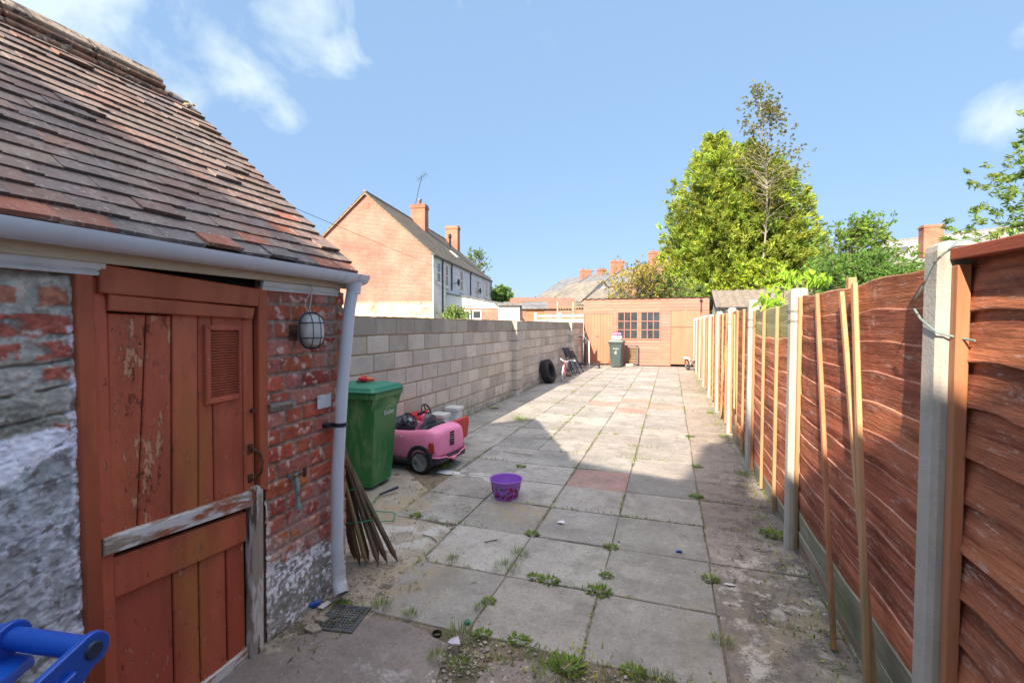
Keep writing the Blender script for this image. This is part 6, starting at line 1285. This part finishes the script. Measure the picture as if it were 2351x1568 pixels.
b = MB(); b.add([q(ss - .4, 2.1, .21), q(ss + .4, 2.1, .21), q(ss + .4, 2.9, .21), q(ss - .4, 2.9, .21)], [(0, 1, 2, 3)]); b.build('pane', 'glass', SKY_)
# garage with corrugated roof right of the shed
GA_ = thing('garage', 'garage with a brown corrugated roof just right of the shed', 'garage', (4.8, 22.5, 0))
b = MB(); b.box((1.95, 21.4, 0), (9.2, 25.4, 2.3)); b.prism([(1.95, 21.4, 2.3), (1.95, 25.4, 2.3), (1.95, 23.6, 3.1)], (.1, 0, 0)); b.build('wall', 'whitewall', GA_)
b = MB(); NW = 90
for k in range(NW):
    x0 = 1.78 + k * 7.6 / NW; x1 = x0 + 7.6 / NW; a0, a1 = .028 * math.sin(k * 1.571), .028 * math.sin((k + 1) * 1.571); pr = [(21.2, 2.36), (23.6, 3.22), (25.6, 2.36)]
    for q in range(2): (ya, za), (yb, zb) = pr[q], pr[q + 1]; b.add([(x0, ya, za + a0), (x1, ya, za + a1), (x1, yb, zb + a1), (x0, yb, zb + a0), (x0, ya, za + a0 - .03), (x1, ya, za + a1 - .03), (x1, yb, zb + a1 - .03), (x0, yb, zb + a0 - .03)], [(0, 1, 2, 3), (7, 6, 5, 4), (0, 4, 5, 1), (3, 2, 6, 7)])
b.build('roof', 'corrug', GA_)
b = MB(); b.beam((1.74, 21.15, 2.30), (9.4, 21.15, 2.30), .03, .10); b.beam((1.76, 21.2, 2.30), (1.76, 23.6, 3.16), .03, .09); b.build('barge_board', 'rubber', GA_)

# overhead wire from the outhouse to the far house
b = MB(); a, c_ = at(560, 428, 9), P(12.0, -.1, 5.0); pts = []
for k in range(40): t_ = k / 39; q = a.lerp(c_, t_); q.z -= 1.0 * 4 * t_ * (1 - t_) * .10; pts.append(q)
b.tube(pts, .006, 5); tag(b.build('overhead_wire', 'darkwire'), 'thin dark overhead wire running across the sky to the brick house', 'wire')

# ------------------------------------------------------------------ trees
def frand(n, a, b_): return RNG.uniform(a, b_, n)
def spray_cloud(C0, D0, n, L, w, up=.15, spread=.5, hang=0):
    """for every base point C0 with direction D0: n leaf blades fanned around it"""
    m = len(C0); C1 = np.repeat(C0, n, 0); D1 = np.repeat(D0, n, 0); q = RNG.normal(0, spread, (m * n, 3)); d = D1 + q; d[:, 2] += up - hang
    d /= np.linalg.norm(d, axis=1)[:, None]; ln = RNG.uniform(.5, 1.2, m * n)[:, None] * L
    r = RNG.normal(0, 1, (m * n, 3)); s = np.cross(d, r); s /= np.linalg.norm(s, axis=1)[:, None] + 1e-9
    off = RNG.uniform(0, 1.6, m * n)[:, None] * D1 * L * 1.3 + RNG.normal(0, L * .45, (m * n, 3))
    return C1 + off, d * ln, s * w * RNG.uniform(.6, 1.2, m * n)[:, None]
def conifer(name, label, base, leaders, nb, bl, leafL, leafW, per, cat='tree', colr=(1, 1, 1), m_='leafy', seed=1, gap=.10, group=None, droop=0):
    T = thing(name, label, cat, base, group=group); bx, by, bz = base; rs = np.random.default_rng(seed)
    Cs, Ds, Ks = [], [], []; wood = MB()
    for (ox, oy, H, z0, Rm, zmax, top) in leaders:
        nn = int(nb * Rm * (H - z0))
        for k in range(nn):
            t_ = rs.uniform(0, 1) ** .9; z = z0 + (H - z0) * t_
            tz = (z - z0) / (H - z0); zm = (zmax - z0) / (H - z0)
            R_ = Rm * ((1 - ((tz - zm) / (1 - zm)) ** 1.6) if tz > zm else (.72 + .28 * tz / max(zm, .01))); R_ = max(R_, top * (1 - tz * .8))
            a = rs.uniform(0, 2 * math.pi); cl = NZ.noise(Vector((math.cos(a) * 1.4 + ox, math.sin(a) * 1.4, z * 1.05 + seed))); R_ *= 1 + .28 * cl + rs.uniform(-.10, .10)
            if cl < -.36 and rs.random() < .75: continue
            el = rs.uniform(.05, .55) - droop; d = np.array([math.cos(a) * math.cos(el), math.sin(a) * math.cos(el), math.sin(el)])
            c0 = np.array([bx + ox, by + oy, bz + z]); ns = max(3, int(R_ / bl))
            for j in range(ns):
                f = (1 - rs.uniform(0, 1) ** 1.7 * .75)
                side = rs.normal(0, .22, 3) * R_ * .5; p = c0 + d * R_ * f + side * (1 if f < .95 else .5); Cs.append(p); dd_ = d + rs.normal(0, .35, 3); Ds.append(dd_ / np.linalg.norm(dd_)); q = rs.uniform(.65, 1.35) * (1 + .25 * NZ.noise(Vector(p * .5))); y_ = rs.uniform(.85, 1.2); Ks.append((q * y_ * colr[0], q * colr[1], q * .8 * colr[2]))
            if k % 9 == 0: wood.tube([c0 - np.array([0, 0, R_ * .1]), c0 + d * R_ * .8], [.045, .012], 5)
        wood.tube([(bx + ox * .2, by + oy * .2, bz - .1), (bx + ox * .8, by + oy * .8, bz + z0), (bx + ox, by + oy, bz + H * .96)], [.26, .2, .03], 8)
    wood.build('trunk', 'bark', T)
    Cn, A, B = spray_cloud(np.array(Cs), np.array(Ds), per, leafL, leafW); K = np.repeat(np.array(Ks), per, 0) * RNG.uniform(.8, 1.2, len(Cn))[:, None]
    leaves('crown', Cn, A, B, K, m_, T); return T
def offs(u, u0, dep): return (u - u0) / 1067 * dep
bC = at(1690, 680, 29); rx, ry = .946, .323
L_ = lambda du, H, z0, Rm, zm, top: (offs(du, 0, 29) * rx, offs(du, 0, 29) * ry, H, z0, Rm, zm, top)
conifer('conifer_tree', 'huge bright yellow green conifer towering behind the shed', (bC.x, bC.y, 0), [L_(-52, 13.2, .9, 3.0, 6.6, 1.7), L_(18, 12.6, 1.2, 3.2, 7.4, 1.7), L_(84, 11.5, 1.0, 2.6, 6.0, 1.1), L_(-48, 9.2, .8, 3.3, 4.4, .8), L_(62, 8.8, .8, 3.1, 4.4, .8)], 15, .55, .17, .042, 22, seed=3)
# birch in front of it
def broadleaf(name, label, base, H, nb, R_, leafL, leafW, per, m_, colr=(1, 1, 1), trunkm='bark', z0=.3, seed=1, droop=0, tr=.14, lean=(0, 0), sparse=1.0, shape=1.0, twist=.15, group=None, cat='tree'):
    T = thing(name, label, cat, base, group=group); rs = np.random.default_rng(seed); bx, by, bz = base; wood = MB(); tp = []
    for k in range(9): t_ = k / 8; tp.append((bx + lean[0] * t_ + twist * math.sin(t_ * 5 + seed), by + lean[1] * t_ + twist * math.cos(t_ * 4 + seed), bz + H * .93 * t_))
    wood.tube(tp, [tr * (1 - .9 * k / 8) for k in range(9)], 8); Cs, Ds, Ks = [], [], []
    for k in range(nb):
        t_ = z0 + (1 - z0) * rs.uniform(0, 1); i = min(7, int(t_ * 8)); f = t_ * 8 - i; c0 = np.array(tp[i]) * (1 - f) + np.array(tp[i + 1]) * f
        a = rs.uniform(0, 6.283); u_ = (t_ - z0) / (1 - z0); Rr = R_ * (math.sin(math.pi * min(1, max(.08, (u_ * .9 + .1))) ** shape) ** .7 + .12) * rs.uniform(.6, 1.1); el = rs.uniform(.25, .95)
        d = np.array([math.cos(a) * math.cos(el), math.sin(a) * math.cos(el), math.sin(el)]); mid = c0 + d * Rr * .55; d2 = d + rs.normal(0, .3, 3); d2[2] -= droop; end = mid + d2 / np.linalg.norm(d2) * Rr * .5
        wood.tube([c0, mid, end], [tr * .28 * (1 - u_ * .6), tr * .14, .006], 5)
        for j in range(int(7 * sparse)):
            f = rs.uniform(.3, 1.08); p = (c0 + (mid - c0) * f * 2) if f < .5 else (mid + (end - mid) * (f - .5) * 2); p = p + rs.normal(0, R_ * .09, 3); p[2] -= droop * rs.uniform(0, .5) * R_ * .3; Cs.append(p); dd_ = d2 + rs.normal(0, .6, 3); Ds.append(dd_ / np.linalg.norm(dd_)); q = rs.uniform(.65, 1.35); y_ = rs.uniform(.85, 1.2); Ks.append((q * y_ * colr[0], q * colr[1], q * colr[2]))
    wood.build('trunk', trunkm, T)
    Cn, A, B = spray_cloud(np.array(Cs), np.array(Ds), per, leafL, leafW, spread=.9, hang=droop * .6); K = np.repeat(np.array(Ks), per, 0) * RNG.uniform(.75, 1.25, len(Cn))[:, None]
    leaves('crown', Cn, A, B, K, m_, T); return T
bB = at(1748, 680, 26); broadleaf('birch_tree', 'tall thin birch with sparse small leaves rising through the big conifer', (bB.x, bB.y, 0), 15.6, 120, 2.0, .06, .036, 10, 'leafy', (.62, .5, .8), 'birchbark', .45, 5, .5, .08, (-.2, 0), 1.2, .8, twist=.35)
p = at(1468, 690, 23); broadleaf('shrub', 'thin brownish green shrub left of the big conifer above the shed', (p.x, p.y, 0), 4.6, 130, 1.9, .055, .032, 9, 'leafy', (1.25, .85, 1.0), 'bark', .35, 8, .1, .07, sparse=1.1, cat='shrub')
p = at(1530, 690, 23.5); broadleaf('shrub', 'low green shrub at the foot of the big conifer behind the shed roof', (p.x, p.y, 0), 3.9, 150, 2.0, .055, .035, 10, 'leafgreen', (1.2, 1.1, 1), 'bark', .3, 12, .1, .07, sparse=1.1, cat='shrub')
p = at(1745, 690, 22.8); broadleaf('vine_bush', 'bright lime green leafy bush below the conifer behind the garage', (p.x, p.y + 3.0, 0), 5.0, 170, 2.0, .08, .06, 9, 'leafgreen', (2.4, 1.9, .8), 'bark', .3, 15, .1, .07, sparse=1.1, cat='bush')
p = at(1962, 690, 19.5); broadleaf('cherry_tree', 'open branched cherry tree with drooping green leaves beyond the right fence', (p.x, p.y, 0), 6.1, 130, 1.75, .085, .040, 9, 'leafgreen', (1.2, 1.15, .9), 'bark', .4, 21, .25, .10, sparse=1.1, shape=.9)
for k, (u, dep, H, R_, lb) in enumerate(((1930, 17.5, 4.1, 1.5, 'left part of the green hedge bushes behind the fence, under the cherry tree'), (2005, 16.8, 4.15, 1.6, 'rounded elder bush behind the fence, right of the cherry tree'), (2062, 15.8, 3.6, 1.3, 'small bush behind the fence next to the tallest concrete post'))):
    p = at(u, 690, dep); broadleaf('green_bush', lb, (p.x, p.y, 0), H, 260, R_, .045, .022, 12, 'leafgreen', (1.0, 1.15, 1.0), 'bark', .25, 31 + k, .1, .06, sparse=1.3, shape=.9, cat='bush', group='bushes behind the right fence')
p = at(2690, 690, 12.5); conifer('conifer_tree', 'dark green conifer reaching in from the right edge of the picture', (p.x, p.y, 0), [(0, 0, 11.0, .6, 4.5, 2.7, .6)], 11, .40, .10, .028, 17, seed=9, colr=(.6, .72, .8), droop=.25)
p = at(1147, 690, 46); broadleaf('round_tree', 'dark green rounded tree at the end of the brick house', (p.x, p.y, 0), 5.4, 150, 1.6, .14, .09, 10, 'leafgreen', (.9, 1, 1), 'bark', .2, 41, 0, .12, sparse=1.2, shape=.8)
p = at(1095, 690, 52); broadleaf('thin_tree', 'thin sparse tree top peeking over the brick house roof', (p.x, p.y, 0), 10.6, 50, 1.5, .10, .07, 6, 'leafgreen', (1.1, 1, 1), 'bark', .55, 43, 0, .12, sparse=1.0)
for (u, v, dep, H, R_, lb, kk) in ((1177, 692, 80, 5.2, 2.2, 'distant small tree just right of the rounded tree', 0), (1222, 688, 95, 6.3, 3.4, 'distant round tree on the skyline between the houses', 1), (1268, 690, 45, 4.0, 1.3, 'small garden bush in front of the far white house wings', 2)):
    p = at(u, v, dep); broadleaf('distant_tree' if kk < 2 else 'garden_bush', lb, (p.x, p.y, 0), H, 90, R_, .2 if kk < 2 else .1, .14 if kk < 2 else .07, 8, 'leafgreen', (1, 1, 1), 'bark', .2, 50 + kk, 0, .12, sparse=1.1)
p = P(1.3, -1.3, 0); broadleaf('wall_bush', 'pale grey green bush against the brick house behind the block wall', (p.x, p.y - 1.0, 0), 2.75, 90, .8, .06, .04, 8, 'leafgreen', (1.7, 1.5, 2.2), 'bark', .3, 61, .1, .05, cat='bush')
# cherry sapling hanging over the fence
SPG = thing('cherry_sapling', 'cherry sapling with big drooping bright leaves hanging over the fence', 'sapling', (1.25, 6.0, 0))
w = MB(); tipz = []
for (pts) in ([(1.25, 6.0, 0), (1.2, 5.8, 1.4), (1.10, 5.5, 1.98)], [(1.2, 5.8, 1.4), (1.30, 5.9, 1.9), (1.40, 5.9, 2.16)], [(1.10, 5.5, 1.98), (.98, 5.3, 1.98), (.90, 5.15, 1.86)], [(1.2, 5.8, 1.4), (1.0, 5.2, 1.8), (.93, 5.0, 1.80)], [(1.3, 5.9, 2.0), (1.42, 5.95, 2.08), (1.55, 5.9, 2.12)], [(1.3, 5.9, 2.0), (1.22, 5.8, 2.1), (1.18, 5.7, 2.16)]):
    w.tube(pts, [.014, .009, .004], 5); tipz.append(pts[-1]); tipz.append(tuple((Vector(pts[-1]) * .6 + Vector(pts[-2]) * .4)))
w.build('stem', 'bark', SPG)
Cn, A, B, K = [], [], [], []
for t_ in tipz:
    for k in range(20):
        a = rnd(0, 6.28); L = rnd(.040, .065); el = rnd(-1.4, -.4); d = Vector((math.cos(a) * math.cos(el), math.sin(a) * math.cos(el), math.sin(el))); c_ = Vector(t_) + Vector((rnd(-.08, .08), rnd(-.08, .08), rnd(-.04, .08))) + d * L
        s_ = d.cross(Vector((rnd(-1, 1), rnd(-1, 1), rnd(-1, 1)))).normalized() * L * .33; Cn.append(c_); A.append(d * L); B.append(s_); q = rnd(.8, 1.3); K.append((q * 2.4, q * 2.3, q * 1.0))
leaves('foliage', np.array(Cn), np.array(A), np.array(B), np.array(K), 'leafgreen', SPG)
for (y, z, lb) in ((3.05, 1.865, 'short stump of timber poking above the fence between the leaning slats'),):
    b = MB(); b.cbox((.93, y, 1.2), (.97, y + .05, z), .004); tag(b.build('timber_stump', 'batten'), lb, 'timber')
